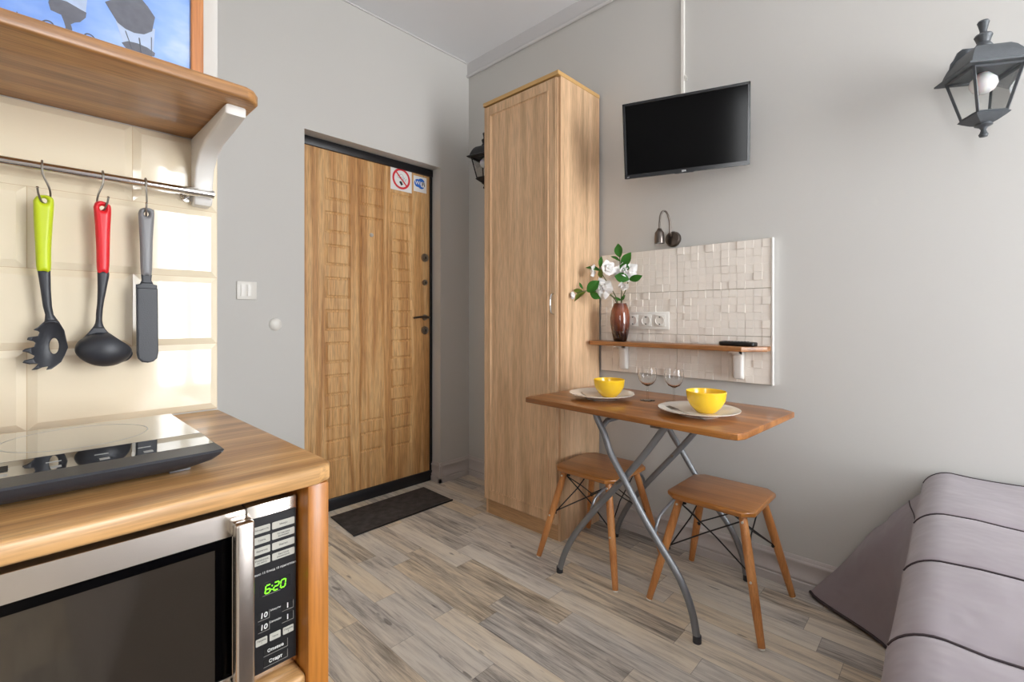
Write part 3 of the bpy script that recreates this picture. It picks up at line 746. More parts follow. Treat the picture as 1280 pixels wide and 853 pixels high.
leaves(f1, [((1.135, -.225, 1.206), (1.195, -.21, 1.258), .052, .2), ((1.145, -.215, 1.205), (1.196, -.20, 1.172), .036, .1), ((1.120, -.24, 1.22), (1.106, -.25, 1.252), .013, .3)], M['leaf'])
leaves(f1, [((1.130, -.232, 1.206), (1.084, -.262, 1.158), .034, .5), ((1.118, -.242, 1.21), (1.082, -.266, 1.215), .026, -.4), ((1.112, -.245, 1.205), (1.09, -.262, 1.165), .022, 0)], M['leaf_light'])
f2 = thing('flower_stem', 'white gardenia in full bloom at the front of the vase', 'artificial flower', (vx-.004, vy-.014, 1.145))
obj('stem', MB().tube([(vx-.002, vy-.008, vz), (vx-.006, vy-.014, 1.15), (1.222, -.135, 1.185), (1.204, -.165, 1.212)], .0022, 8, 5), M['stem'], f2)
blossom(f2, (1.196, -.185, 1.222), .058, (.15, -1, .15), 5)
leaves(f2, [((1.205, -.16, 1.205), (1.18, -.15, 1.18), .02, .4)], M['leaf'])
f3 = thing('flower_stem', 'tall stem with two side facing white gardenias leaning toward the wardrobe', 'artificial flower', (vx-.012, vy, 1.145))
obj('stem', MB().tube([(vx-.008, vy+.004, vz), (vx-.014, vy, 1.15), (1.212, -.12, 1.215), (1.192, -.16, 1.275), (1.180, -.18, 1.315)], .0024, 8, 5), M['stem'], f3)
blossom(f3, (1.157, -.195, 1.312), .044, (-.8, -.3, .1), 8, (5, 4), (.8, .5))
blossom(f3, (1.222, -.175, 1.318), .05, (.8, -.4, .1), 9, (5, 4), (.8, .5))
leaves(f3, [((1.186, -.19, 1.325), (1.198, -.195, 1.378), .021, .5), ((1.190, -.195, 1.308), (1.108, -.20, 1.328), .030, .9)], M['leaf'])
leaves(f3, [((1.188, -.192, 1.315), (1.205, -.20, 1.272), .036, .2)], M['leaf_light'])
f4 = thing('flower_stem', 'tallest stem with big white gardenias and upright green leaves above the vase', 'artificial flower', (vx+.002, vy+.004, 1.145))
obj('stem', MB().tube([(vx, vy+.004, vz), (vx+.002, vy+.004, 1.15), (1.250, -.095, 1.23), (1.246, -.10, 1.30), (1.243, -.10, 1.37), (1.242, -.10, 1.385)], .0022, 8, 5), M['stem'], f4)
blossom(f4, (1.228, -.115, 1.312), .06, (-.35, -.8, .4), 11)
blossom(f4, (1.287, -.115, 1.302), .062, (.5, -.8, .25), 12)
leaves(f4, [((1.244, -.10, 1.378), (1.232, -.10, 1.447), .044, .1), ((1.243, -.10, 1.358), (1.190, -.10, 1.387), .019, .9), ((1.262, -.11, 1.325), (1.310, -.11, 1.395), .05, .1), ((1.305, -.12, 1.315), (1.252, -.12, 1.334), .042, .2)], M['leaf'])
f5 = thing('flower_stem', 'short stem on the right with a hanging white blossom and two green leaves', 'artificial flower', (vx+.01, vy, 1.145))
obj('stem', MB().tube([(vx+.004, vy, vz), (vx+.008, vy, 1.15), (1.262, -.10, 1.185), (1.285, -.11, 1.225), (1.302, -.12, 1.262)], .0022, 8, 5), M['stem'], f5)
blossom(f5, (1.284, -.13, 1.236), .042, (.2, -.7, -.6), 15, (4, 4), (.6, .4))
leaves(f5, [((1.306, -.125, 1.262), (1.243, -.15, 1.282), .05, .3), ((1.306, -.12, 1.262), (1.372, -.115, 1.278), .036, .5), ((1.252, -.098, 1.165), (1.278, -.11, 1.19), .016, .2), ((1.25, -.10, 1.165), (1.225, -.12, 1.18), .016, -.2)], M['leaf'])

# ------------------------------------------------------------------ folding table
TC = Vector((1.5575, -.40, 0)); TR = R(-3.4)
tb_ = thing('folding_table', 'brown wooden folding table on crossed grey steel legs against the wall', 'table', TC, (0, 0, TR))
hx, hy = .452, .268; c_ = .028
pl = [(-hx, -hy+c_), (-hx+.012, -hy), (hx-.045, -hy), (hx-.012, -hy+.012), (hx, -hy+c_+.015), (hx, hy-.04), (hx-.05, hy), (-hx+.02, hy), (-hx, hy-c_)]
obj('tabletop', MB().prism(pl, .713, .735, 'Z', .004, 3), M['table_wood'], tb_, world=False)
legA = [(1.431, .704), (1.441, .68), (1.469, .632), (1.497, .563), (1.554, .479), (1.633, .361), (1.703, .272), (1.756, .207), (1.79, .148), (1.813, .085), (1.827, .012)]
legB = [(1.232, .012), (1.245, .055), (1.268, .11), (1.313, .190), (1.409, .316), (1.497, .421), (1.567, .506), (1.633, .592), (1.684, .665), (1.712, .704)]
yF, yR = -.598, -.092
for nm, P_, yo in (('A', legA, 0.), ('B', legB, .028)):
    for y_, s_ in ((yF, 1), (yR, -1)):
        yy = y_+s_*yo
        lg_ = obj('leg', MB().tube([(x, yy, z) for x, z in P_], .0125, 14, 4), M['grey_steel'], tb_)
        ex = P_[-1] if nm == 'A' else P_[0]
        fo = MB().tube([(ex[0], yy, ex[1]+.012), (ex[0], yy, .0005)], .0138, 14)
        obj('foot_cap', fo, M['darkgrey'], lg_)
    # crossbars under the top
    top = (1.457, .652) if nm == 'A' else (1.690, .676)
    a_, b_ = yF+yo, yR-yo
    obj('crossbar', MB().tube([(top[0], a_, top[1]), (top[0]+.004, a_+.03, top[1]+.022), (top[0]+.006, a_+.07, top[1]+.026), (top[0]+.006, b_-.07, top[1]+.026), (top[0]+.004, b_-.03, top[1]+.022), (top[0], b_, top[1])], .0105, 12, 4), M['grey_steel'], tb_)
    br = (1.385, .283) if nm == 'A' else (1.385, .283)
    if nm == 'B': xz = (1.388, .290)
    else: xz = (1.677, .308)
    aa, bb_ = yF+yo, yR-yo; L5 = bb_-aa
    pts = [(xz[0], aa+L5*k, xz[1]+h_) for k, h_ in ((0, 0), (.03, .035), (.1, .062), (.3, .082), (.5, .088), (.7, .082), (.9, .062), (.97, .035), (1, 0))]
    obj('brace', MB().tube(pts, .0055, 10, 5), M['grey_steel'], tb_)
obj('pivot_bolt', MB().tube([(1.528, yF-.016, .458), (1.528, yF+.044, .458)], .006, 10), M['nickel'], tb_)
obj('pivot_bolt', MB().tube([(1.528, yR+.016, .458), (1.528, yR-.044, .458)], .006, 10), M['nickel'], tb_)
obj('clip', MB().box(1.665, 1.70, yF-.015, yF+.045, .690, .712, .003), M['gunmetal'], tb_)

# crockery
def plate(label, x, y, rz, grp='white oval plates on the table'):
    o = solo('plate', MB().lathe([(0, .004), (.055, .004), (.062, .0), (.068, 0), (.072, .004), (.10, .012), (.136, .022), (.137, .0245), (.134, .0245), (.10, .0155), (.07, .0075), (0, .0075)], (0, 0, 0), 64), M['ceramic'], label, 'plate')
    o.location = (x, y, .7352); return o
def bowl(label, x, y, s):
    o = solo('bowl', MB().lathe([(0, 0), (.030, 0), (.034, .003), (.052, .022), (.064, .045), (.068, .074), (.0665, .0765), (.064, .074), (.060, .047), (.048, .025), (.03, .008), (0, .006)], (0, 0, 0), 56), M['yellow'], label, 'bowl')
    o.location = (x, y, .7429); o.scale = (s, s, s); return o
def fork(label, x, y, rz):
    f = MB().prism([(-.09, -.004), (-.02, -.002), (.03, -.0025), (.04, -.009), (.05, -.0105), (.05, .0105), (.04, .009), (.03, .0025), (-.02, .002), (-.09, .004)], 0, .0016, 'Z', .0004, 1)
    for k in range(4): f.box(.0495, .085, -.0105+k*.006, -.0105+k*.006+.0028, 0, .0016)
    o = solo('fork', f, M['nickel'], label, 'fork'); o.location = (x, y, .7445); o.rotation_euler = (R(0), R(-6), rz); return o
plate('white plate under the left yellow bowl on the brown table', 1.352, -.434, 0)
plate('white plate under the right yellow bowl on the brown table', 1.789, -.491, 0)
bowl('yellow bowl on the plate nearer the wardrobe', 1.376, -.413, .96)
bowl('yellow bowl on the plate at the right end of the table', 1.806, -.466, 1.0)
fork('steel fork on the left plate beside the yellow bowl', 1.292, -.470, R(150))
fork('steel fork on the right plate under the yellow bowl', 1.760, -.535, R(160))
def wineglass(label, x, y):
    t = thing('wine_glass', label, 'wine glass', (x, y, .7353))
    obj('bowl', MB().lathe([(0, .0585), (.006, .060), (.022, .069), (.035, .087), (.0385, .105), (.036, .130), (.0345, .136), (.0335, .136), (.035, .130), (.0373, .105), (.0338, .088), (.0215, .0715), (.006, .064), (0, .0635)], (0, 0, 0), 48), M['glass'], t, world=False)
    obj('stem', MB().lathe([(0, .001), (.0045, .004), (.0042, .010), (.0033, .03), (.0036, .053), (.0055, .0582), (0, .0584)], (0, 0, 0), 24), M['thin_glass'], t, world=False)
    obj('foot', MB().lathe([(.0045, .0042), (.012, .0028), (.031, .0008), (.031, .0002)], (0, 0, 0), 48), M['thin_glass'], t, world=False)
wineglass('short stemmed wine glass nearer the left yellow bowl', 1.520, -.350)
wineglass('short stemmed wine glass behind the plate with the right yellow bowl', 1.622, -.322)

# ------------------------------------------------------------------ stools
def make_stool():
    T = thing('stool', '', 'stool', (0, 0, 0))
    zt = .413; w, d = .158, .158
    pl = []
    base = [(-w+.036, -d), (w-.036, -d), (w, -d+.036), (w, d-.036), (w-.036, d), (-w+.036, d), (-w, d-.036), (-w, -d+.036)]
    obj('seat', MB().prism(base, zt-.021, zt, 'Z', .007, 3), M['seat_wood'], T, world=False)
    ft = .197; tp = .112
    for sx, sy in ((-1, -1), (1, -1), (1, 1), (-1, 1)):
        a = Vector((sx*tp, sy*tp, zt-.0215)); b = Vector((sx*ft, sy*ft, .006))
        lg = obj('leg', MB().tube([a, a.lerp(b, .3), a.lerp(b, .7), b], [.0135, .0155, .0145, .0115], 16, 3), M['leg_wood'], T, world=False)
        obj('foot_pad', MB().tube([b, (b.x+sx*.0012, b.y+sy*.0012, .0003)], .0095, 12), M['white_plastic'], lg, world=False)
        for f_ in (.06, .52):
            p = a.lerp(b, f_); n_ = Vector((0, -1, 0))
            q = p+Vector((0, sy*.0145, 0)); sc = MB().tube([q-Vector((0, sy*.002, 0)), q+Vector((0, sy*.0025, 0))], .0042, 10)
            obj('screw', sc, M['screw'], lg, world=False)
    def P(sx, sy, f_): return Vector((sx*tp, sy*tp, zt-.0215)).lerp(Vector((sx*ft, sy*ft, .006)), f_)
    cs = [(-1, -1), (1, -1), (1, 1), (-1, 1)]
    for i in range(4):
        a, b = cs[i], cs[(i+1) % 4]
        inn = .9
        for (p, q) in ((P(*a, .06), P(*b, .50)), (P(*b, .06), P(*a, .50))):
            off = Vector((-(a[0]+b[0])*.006, -(a[1]+b[1])*.006, 0))
            obj('wire_brace', MB().tube([p+off, (p+q)/2+off*2, q+off], .0027, 8), M['black_metal'], T, world=False)
    for c0 in cs:
        for f_, l_ in ((.50, .014), (.06, .02)):
            p = P(*c0, f_); q = p-Vector((c0[0]*l_, c0[1]*l_, 0)); obj('brace_end', MB().tube([p, q], .006, 8), M['black_metal'], T, world=False)
    return T
st = make_stool()
st['label'] = 'square brown wooden stool half under the table beside the wardrobe'; st['group'] = 'wooden stools with crossed wire braces'
st.location = (1.281, -.335, 0); st.rotation_euler = (0, 0, R(0))
s2 = copy_tree(st); s2['label'] = 'square brown wooden stool in front of the bed, under the right end of the table'
s2.location = (1.796, -.291, 0)

# ------------------------------------------------------------------ bed
BX0, BX1, BY0, BY1, BZ = 2.375, 3.78, -1.96, -.022, .563
bd = thing('bed', 'bed standing lengthwise against the wall under the mauve grey bedspread', 'bed', ((BX0+BX1)/2, -1, 0))
obj('base', MB().box(BX0+.04, BX1-.04, BY0+.04, BY1-.03, .06, .26, .01), M['mattress'], bd)
obj('mattress', MB().box(BX0+.03, BX1-.03, BY0+.03, BY1-.02, .262, .53, .04, 3), M['mattress'], bd)
for lx in (BX0+.08, BX1-.08):
    for ly in (BY0+.1, BY1-.1): obj('leg', MB().box(lx-.025, lx+.025, ly-.025, ly+.025, 0, .06), M['black_plastic'], bd)
seams = [-.452, -.785, -1.115, -1.445, -1.775]
vs = {BY1, BY0}
for s_ in seams:
    for o_ in (0, .003, .007, .014, .03, .055): vs |= {s_-o_, s_+o_}
k = BY1
while k > BY0: vs.add(round(k, 4)); k -= .022
vs = sorted(vs, reverse=True)
def bump(y):
    ds = [abs(y-s_) for s_ in seams]; d = min(ds)
    return -.004*math.exp(-(d/.008)**2)-.005*math.exp(-(d/.045)**2)
def smooth01(t): t = max(0, min(1, t)); return t*t*(3-2*t)
def section(y):
    P = []
    b = bump(y); dy = -y
    flare = .306*math.exp(-((dy)/.17)**1.6)+.02
    r = .075
    fold = .018*sin(dy*22)*math.exp(-dy/.5)
    xl = BX0-.01
    for i in range(27):   # hem to shoulder, left side
        t = i/26; z = .012+t*(BZ-r-.02)
        xx = xl - flare*(1-t)**.93 - fold*(1-t)*1.4 - .016*math.exp(-((dy-.10)/.035)**2)*sin(pi*t)**2 + .010*math.exp(-((z-.355+dy*.25)/.018)**2)*math.exp(-(dy/.12)**2) + .010*sin(t*6+dy*9)*math.exp(-dy/.35)*sin(pi*t)
        P.append((xx, z))
    for i in range(1, 10):
        a = pi-pi/2*i/9; P.append((xl+r+r*cos(a)-b*cos(a)*.15*(1-sin(a))-b*cos(a)*.2, BZ-r+r*sin(a)+b*sin(a)))
    nx = 26
    for i in range(1, nx):
        x = xl+r+(BX1-r-xl-r)*i/nx
        P.append((x, BZ+b+.003*sin(x*7+y*5)+.002*sin(x*19-y*13)))
    for i in range(0, 10):
        a = pi/2-pi/2*i/9; P.append((BX1-r+r*cos(a)+b*cos(a), BZ-r+r*sin(a)+b*sin(a)))
    for i in range(1, 12):
        t = 1-i/11; P.append((BX1+.02+.03*(1-t), .012+t*(BZ-r-.02)))
    return P
sp = MB(); grid = []
for y in vs:
    grid.append([sp.bm.verts.new((x, y, z)) for x, z in section(y)])
for a, b in zip(grid, grid[1:]):
    for i in range(len(a)-1): sp.bm.faces.new((a[i], a[i+1], b[i+1], b[i]))
# front end drop of the spread
last = grid[-1]; prev = last
for k in range(1, 9):
    row = []
    for v in last:
        zz = v.co.z*(1-k/8)+.012*(k/8) if v.co.z > .012 else v.co.z
        row.append(sp.bm.verts.new((v.co.x, BY0-.06*min(1, k/3)-.01*k/8, zz)))
    for i in range(len(row)-1):
        sp.bm.faces.new((prev[i], prev[i+1], row[i+1], row[i]))
    prev = row
bmesh.ops.recalc_face_normals(sp.bm, faces=sp.bm.faces)
bmesh.ops.solidify(sp.bm, geom=sp.bm.faces[:], thickness=.004)
bs = solo('bedspread', sp, M['spread'], 'mauve grey quilted bedspread draped over the bed down to the floor', 'bedspread', smooth=60)
pm = MB()
for s_ in seams+[BY1-.004]:
    sec = section(s_)
    up = .0022 if s_ in seams else .001
    pm.tube([(x, s_, z+up) for x, z in sec[28:73]], .0019, 6)
obj('piping', pm, M['piping'], bs, label='dark piping along the seams')
obj('shoulder_piping', MB().tube([(section(y)[24][0]-.001, y, section(y)[24][1]) for y in vs if y > -.5], .0018, 6), M['piping'], bs, label='dark piping down the corner')
obj('hem', MB().tube([(section(y)[0][0]-.001, y, .010) for y in vs[:60]], .0055, 8), M['piping'], bs, label='dark hem at the floor')

# ------------------------------------------------------------------ kitchen corner
KX = 1.219
tl = MB(); rows = [(.873, 1.0205, 0), (1.0215, 1.170, 1), (1.171, 1.3195, 0), (1.3205, 1.4735, 1)]
obj('grout', MB().box(KX, KX+.003, -3.3, -1.8365, .871, 1.474), M['grout'], wk, smooth=0)
for z0_, z1_, h_ in rows:
    y = -1.8368
    first = True
    while y > -3.2:
        w_ = .152 if (h_ and first) else .3035; first = False
        tl.frustum(y-w_+.0006, y-.0006, z0_, z1_, KX+.003, KX+.0085, .013, axis='X')
        y -= w_
obj('wall_tiles', tl, M['tile'], wk, smooth=0)
TX = KX+.0085
# worktop
wt = solo('worktop', MB().prism([(TX+.0005, -2.95), (1.807, -2.95), (1.807, -1.862), (1.797, -1.842), (1.78, -1.834), (TX+.0005, -1.834)], .845, .870, 'Z', .006, 3), M['counter'], 'brown oiled wooden worktop with rounded edge over the microwave', 'worktop')
# cabinet unit
kc = thing('kitchen_cabinet', 'orange wooden open cabinet unit under the worktop holding the microwave', 'cabinet', (1.5, -2.4, 0))
for ya, yb_ in ((-1.873, -1.842), (-2.452, -2.421), (-2.94, -2.91)):
    obj('side_panel', MB().box(KX+.001, 1.797, ya, yb_, 0, .8445, .004, 2), M['counter_edge'], kc)
obj('shelf', MB().box(KX+.02, 1.795, -2.4205, -1.8735, .552, .583, .008, 3), M['counter'], kc)
obj('shelf', MB().box(KX+.02, 1.76, -2.4205, -1.8735, .10, .128, .004, 2), M['counter'], kc)
obj('back_panel', MB().box(KX+.001, KX+.012, -2.91, -1.874, 0, .8445), M['dark'], kc)
# microwave
FX = 1.77
mw = thing('microwave', 'stainless steel microwave with green clock reading 6:20 under the worktop', 'microwave', (1.58, -2.11, .583))
obj('casing', MB().box(1.40, FX-.03, -2.335, -1.885, .597, .832, .006), M['black_plastic'], mw)
obj('foot', MB().lathe([(0, 0), (.015, 0), (.015, .014), (0, .014)], (1.70, -1.93, .5835), 16).lathe([(0, 0), (.015, 0), (.015, .014), (0, .014)], (1.70, -2.29, .5835), 16).lathe([(0, 0), (.015, 0), (.015, .014), (0, .014)], (1.45, -1.93, .5835), 16).lathe([(0, 0), (.015, 0), (.015, .014), (0, .014)], (1.45, -2.29, .5835), 16), M['black_plastic'], mw)
fp = obj('front_frame', MB().box(FX-.03, FX-.002, -1.9425, -1.8765, .5885, .8265, .003, 2), M['brushed'], mw)
cp = obj('control_panel', MB().box(FX-.003, FX+.0005, -1.9365, -1.8785, .5975, .809, .0006, 1), M['panelblack'], mw)
sub = []
def sb(name, m, mat, label=None): obj(name, m, mat, cp, label=label, smooth=0)
def btn(y0, y1, z0, z1, words, size, r=.0012):
    sb('silver_button', MB().prism(rrect(y0, y1, z0, z1, r), FX+.0004, FX+.0011, 'X'), M['btn'], 'silver button')
    sb('lettering', merge([text_bm(words, size, onX(FX+.0013, (y0+y1)/2, (z0+z1)/2), extrude=.0001)]), M['darktext'])
L1 = [('Мощность', 'Микро'), ('Гриль', 'Установка\nвремени'), ('Выпечка', 'Вентил.'), ('Размораж.\nпо весу', 'Быстрое\nразмораж.')]
for i, (a, b) in enumerate(L1):
    zc = .7925-i*.0143
    btn(-1.9345, -1.9135, zc-.0048, zc+.0048, a, .0034); btn(-1.911, -1.881, zc-.0048, zc+.0048, b, .0034)
for k, s_ in enumerate(('Память\n1', 'Часы', 'Память\n2')):
    yc = -1.9245+k*.0175; btn(yc-.0072, yc+.0072, .6357, .6453, s_, .0032, .001)
for (ya, yb_, z0_, z1_, wd_, sz, dy) in ((-1.929, -1.915, .6695, .6800, '10', .0098, 0), (-1.898, -1.883, .6695, .6800, '1', .0098, 0), (-1.929, -1.915, .6535, .6640, '10', .0098, 0), (-1.898, -1.883, .6535, .6640, '1', .0098, 0), (-1.922, -1.891, .6185, .6290, 'Отмена', .0058, 0), (-1.922, -1.891, .6035, .6140, 'Старт', .0062, 0)):
    sb('black_button', MB().box(FX+.0004, FX+.0009, ya, yb_, z0_, z1_), M['dark'], 'black button')
    sb('button_outline', MB().prism([(ya, z0_-.0007), (yb_+.0007, z0_-.0007), (yb_+.0007, z1_), (yb_, z1_), (yb_, z0_), (ya, z0_)], FX+.0004, FX+.0012, 'X'), M['graytext'])
    sb('lettering', merge([text_bm(wd_, sz, onX(FX+.0012, (ya+yb_)/2, (z0_+z1_)/2), shear=.1 if wd_ == '10' else 0, extrude=.0001, font_bold=True)]), M['whitetext'])
for wd_, zc, sz, yc in (('Минуты', .6775, .0036, -1.9065), ('Секунды', .6615, .0036, -1.9065), ('меню 15 блюд 10 приготовл.', .7325, .0043, -1.9075)):
    sb('lettering', merge([text_bm(wd_, sz, onX(FX+.0008, yc, zc), extrude=.0001)]), M['whitetext'])
sb('display_line', MB().box(FX+.0004, FX+.0009, -1.923, -1.900, .7005, .7011), M['graytext'])
sb('display', MB().box(FX+.0003, FX+.0008, -1.9265, -1.8865, .7015, .7175), M['dark'])
# seven segment digits
sg7 = MB()
def digit(c, y, z, w=.0062, h=.0106, t_=.0013):
    on = {'6': 'acdefg', '2': 'abged', '0': 'abcdef'}[c]
    for s_ in on:
        if s_ in 'agd':
            zc = {'a': z+h/2, 'g': z, 'd': z-h/2}[s_]; q = (y-w/2+t_*.5, y+w/2-t_*.5, zc-t_/2, zc+t_/2)
        else:
            yc = y-w/2 if s_ in 'fe' else y+w/2; zc = z+h/4 if s_ in 'fb' else z-h/4; q = (yc-t_/2, yc+t_/2, zc-h/4+t_*.5, zc+h/4-t_*.5)
        sh_ = Matrix(((1, 0, 0, 0), (0, 1, .12, -.12*z), (0, 0, 1, 0), (0, 0, 0, 1)))
        sg7.box(FX+.0008, FX+.0012, q[0], q[1], q[2], q[3], mat=sh_)
digit('6', -1.9165, .7085); digit('2', -1.9055, .7085); digit('0', -1.8965, .7085)
sg7.box(FX+.0008, FX+.0012, -1.9115, -1.9102, .7103, .7116).box(FX+.0008, FX+.0012, -1.9119, -1.9106, .7053, .7066)
obj('clock_digits', sg7, M['led'], cp, label='glowing green 6:20', smooth=0)
# door with window and handle
dr_ = MB(); y0_, y1_, z0_, z1_ = -2.33, -1.9435, .5885, .8265
iy0, iy1, iz0, iz1 = -2.305, -1.9595, .613, .7945
for q in ((y0_, y1_, iz1, z1_), (y0_, y1_, z0_, iz0), (y0_, iy0, iz0, iz1), (iy1, y1_, iz0, iz1)): dr_.box(FX-.03, FX, *q, .0008, 1)
md = obj('oven_door', dr_, M['brushed'], mw, smooth=20)
obj('window', MB().box(FX-.012, FX-.003, iy0, iy1, iz0, iz1), M['oven_glass'], md, smooth=0)
obj('inner_mask', MB().box(FX-.0032, FX-.0022, -1.9785, iy1, iz0, iz1).box(FX-.0032, FX-.0022, iy0, -1.9785, iz1-.012, iz1), M['screen'], md, smooth=0)
hd = MB().box(FX+.012, FX+.030, -1.9635, -1.9415, .591, .8185, .0035, 3).box(FX-.001, FX+.02, -1.9635, -1.9415, .7995, .8185, .002).box(FX-.001, FX+.02, -1.9635, -1.9415, .591, .612, .002)
obj('handle', hd, M['brushed'], md)

# induction hob
hb = thing('induction_hob', 'slim black portable induction hob lying on the wooden worktop', 'hob', (1.56, -2.2, .87))
hy0, hy1 = -2.54, -1.953
def hring(ix, iy, z, r): return [(x, y, z) for x, y in rrect(1.392+ix, 1.720-ix, hy0+iy, hy1-iy, r, 4)]
hr = MB(); hr.rings([hring(.03, .06, .8755, .02), hring(.012, .03, .878, .02), hring(.004, .010, .885, .015), hring(.001, .003, .891, .012), hring(0, 0, .8955, .01), hring(.002, .002, .898, .01)])
obj('body', hr, M['darkgrey'], hb)
obj('glass_top', MB().box(1.396, 1.605, hy0+.004, hy1-.003, .8975, .9015, .001, 1), M['glass_ceramic'], hb)
cs_ = MB().prism([(1.6055, .8960), (1.717, .8935), (1.717, .8955), (1.6055, .9015)], hy0+.004, hy1-.003, 'Y')
ct = obj('control_strip', cs_, M['glass_ceramic'], hb, smooth=0)
for yy in (-2.03, -2.075, -2.12, -2.165, -2.21, -2.255, -2.3, -2.345):
    sl = Matrix.Translation((1.66, yy, .8987)) @ Matrix.Rotation(R(3.3), 4, 'Y')
    mk = MB(); mk.box(-.004, .004, -.005, .005, -.0003, .0002, mat=sl).box(-.024, -.022, -.008, .006, -.0003, .0002, mat=sl)
    obj('touch_mark', mk, M['strip_mark'], ct, smooth=0)
obj('display_window', MB().box(-.012, .012, -.04, .03, -.0002, .0004, mat=Matrix.Translation((1.635, -2.19, .9001)) @ Matrix.Rotation(R(3.3), 4, 'Y')), M['dark'], ct, smooth=0)
zn = MB(); 
def hann(m, cx, cy, r0, r1, z0, z1, n=48):
    for k in range(n):
        a, b = 2*pi*k/n, 2*pi*(k+1)/n
        m.prism([(cx+r0*cos(a), cy+r0*sin(a)), (cx+r1*cos(a), cy+r1*sin(a)), (cx+r1*cos(b), cy+r1*sin(b)), (cx+r0*cos(b), cy+r0*sin(b))], z0, z1)
for yc in (-2.09, -2.40):
    zn = MB(); hann(zn, 1.50, yc, .082, .0832, .9014, .9017); obj('zone_mark', zn, M['strip_mark'], hb, smooth=0)
for yy in (-2.48, -2.0):
    for xx in (1.45, 1.675): obj('foot', MB().box(xx-.014, xx+.014, yy-.012, yy+.012, .8703, .8785, .001), M['grey_steel'], hb)

# kitchen shelf
ks = thing('kitchen_shelf', 'thick brown wooden kitchen shelf with rounded corner on a white bracket', 'shelf', (1.37, -2.4, 1.475))
obj('board', MB().prism([(KX+.0005, -2.95), (1.522, -2.95), (1.522, -1.866), (1.515, -1.852), (1.497, -1.840), (KX+.0005, -1.838)], 1.4755, 1.4985, 'Z', .005, 3), M['shelf_wood'], ks)
for yc in (-1.871, -2.75):
    pr = [(TX+.0002, 1.475), (1.478, 1.475), (1.478, 1.457), (1.40, 1.4475), (1.335, 1.440), (1.292, 1.425), (1.268, 1.402), (1.258, 1.37), (1.256, 1.335), (1.250, 1.327), (TX+.0002, 1.325)]
    obj('bracket', MB().prism(pr, yc-.018, yc+.018, 'Y', .005, 3), M['white_gloss'], ks, label='white curved bracket')
# picture
pc = thing('picture', 'orange framed picture of grey street lamps against blue sky on the kitchen shelf', 'picture', (1.25, -2.3, 1.4987))
fx0, fx1 = 1.232, 1.252; py0, py1 = -2.62, -1.870; qz0, qz1 = 1.4987, 2.02
fm = MB().box(fx0, fx1, py1-.023, py1, qz0, qz1, .002, 1).box(fx0, fx1, py0, py0+.023, qz0, qz1, .002, 1).box(fx0, fx1, py0+.023, py1-.023, qz0, qz0+.023, .002, 1).box(fx0, fx1, py0+.023, py1-.023, qz1-.023, qz1, .002, 1)
obj('frame', fm, M['frame_wood'], pc)
pn = obj('print', MB().box(fx0+.002, fx0+.012, py0+.02, py1-.02, qz0+.02, qz1-.02), M['sky_print'], pc, smooth=0)
def flat(name, polys, mat, d):
    for p in polys: obj(name, MB().prism(p, fx0+.0118, fx0+.0118+d, 'X'), mat, pn, smooth=0)
lampR = [(-2.034, 1.698), (-2.024, 1.681), (-2.015, 1.666), (-2.003, 1.659), (-1.989, 1.657), (-1.973, 1.661), (-1.96, 1.673), (-1.955, 1.704), (-1.967, 1.721), (-1.976, 1.73), (-1.979, 1.778), (-1.999, 1.799), (-2.018, 1.757), (-2.02, 1.711)]
gR = [(-2.018, 1.668), (-2.005, 1.627), (-1.984, 1.625), (-1.958, 1.628), (-1.955, 1.68)]
bR = [(-2.009, 1.629), (-1.999, 1.636), (-1.984, 1.638), (-1.968, 1.636), (-1.955, 1.63), (-1.956, 1.623), (-1.968, 1.618), (-1.971, 1.525), (-1.983, 1.525), (-1.985, 1.615), (-1.999, 1.617)]
lampL = [(-2.113, 1.659), (-2.11, 1.646), (-2.096, 1.644), (-2.092, 1.632), (-2.09, 1.623), (-2.091, 1.525), (-2.08, 1.525), (-2.081, 1.624), (-2.083, 1.632), (-2.077, 1.638), (-2.07, 1.642), (-2.062, 1.654), (-2.061, 1.664), (-2.069, 1.666), (-2.088, 1.672), (-2.1, 1.671), (-2.111, 1.669)]
gL = [(-2.101, 1.672), (-2.088, 1.672), (-2.069, 1.666), (-2.062, 1.663), (-2.057, 1.729), (-2.107, 1.702)]
rL = [(-2.118, 1.697), (-2.086, 1.766), (-2.047, 1.733)]
flat('cloud_image', [[(-2.59, 1.525), (-2.59, 1.56), (-2.50, 1.575), (-2.42, 1.555), (-2.30, 1.57), (-2.20, 1.55), (-2.10, 1.562), (-2.05, 1.585), (-2.02, 1.600), (-1.99, 1.596), (-1.95, 1.592), (-1.92, 1.588), (-1.892, 1.582), (-1.892, 1.525)]], M['cloud_print'], .0003)
flat('lamp_glass_image', [gR, gL], M['lampglass_print'], .0005)
flat('lamp_image', [lampR, bR, lampL, rL, [(-2.153, 1.624), (-2.150, 1.617), (-2.140, 1.600), (-2.125, 1.525), (-2.20, 1.525), (-2.156, 1.600)]], M['lamp_print'], .0007)
cc = MB()
for sgn in (-1, 1):
    c0 = -2.085+sgn*.016
    pts = [(fx0+.0125, c0+sgn*(.013+.0), 1.600)] + [(fx0+.0125, c0+sgn*(.011+.009*cos(a)*(1-.12*a)), 1.617+.009*sin(a)*(1-.1*a)) for a in [x*.5 for x in range(0, 11)]]
    cc.tube(pts, .0012, 6, 3)
cc.tube([(fx0+.0125, -2.003, 1.655), (fx0+.0125, -1.992, 1.622)], .0008, 5).tube([(fx0+.0125, -1.981, 1.65), (fx0+.0125, -1.977, 1.618)], .0012, 5).tube([(fx0+.0125, -1.961, 1.66), (fx0+.0125, -1.961, 1.61)], .0008, 5)
obj('ironwork_image', cc, M['lamp_print'], pn, smooth=0)

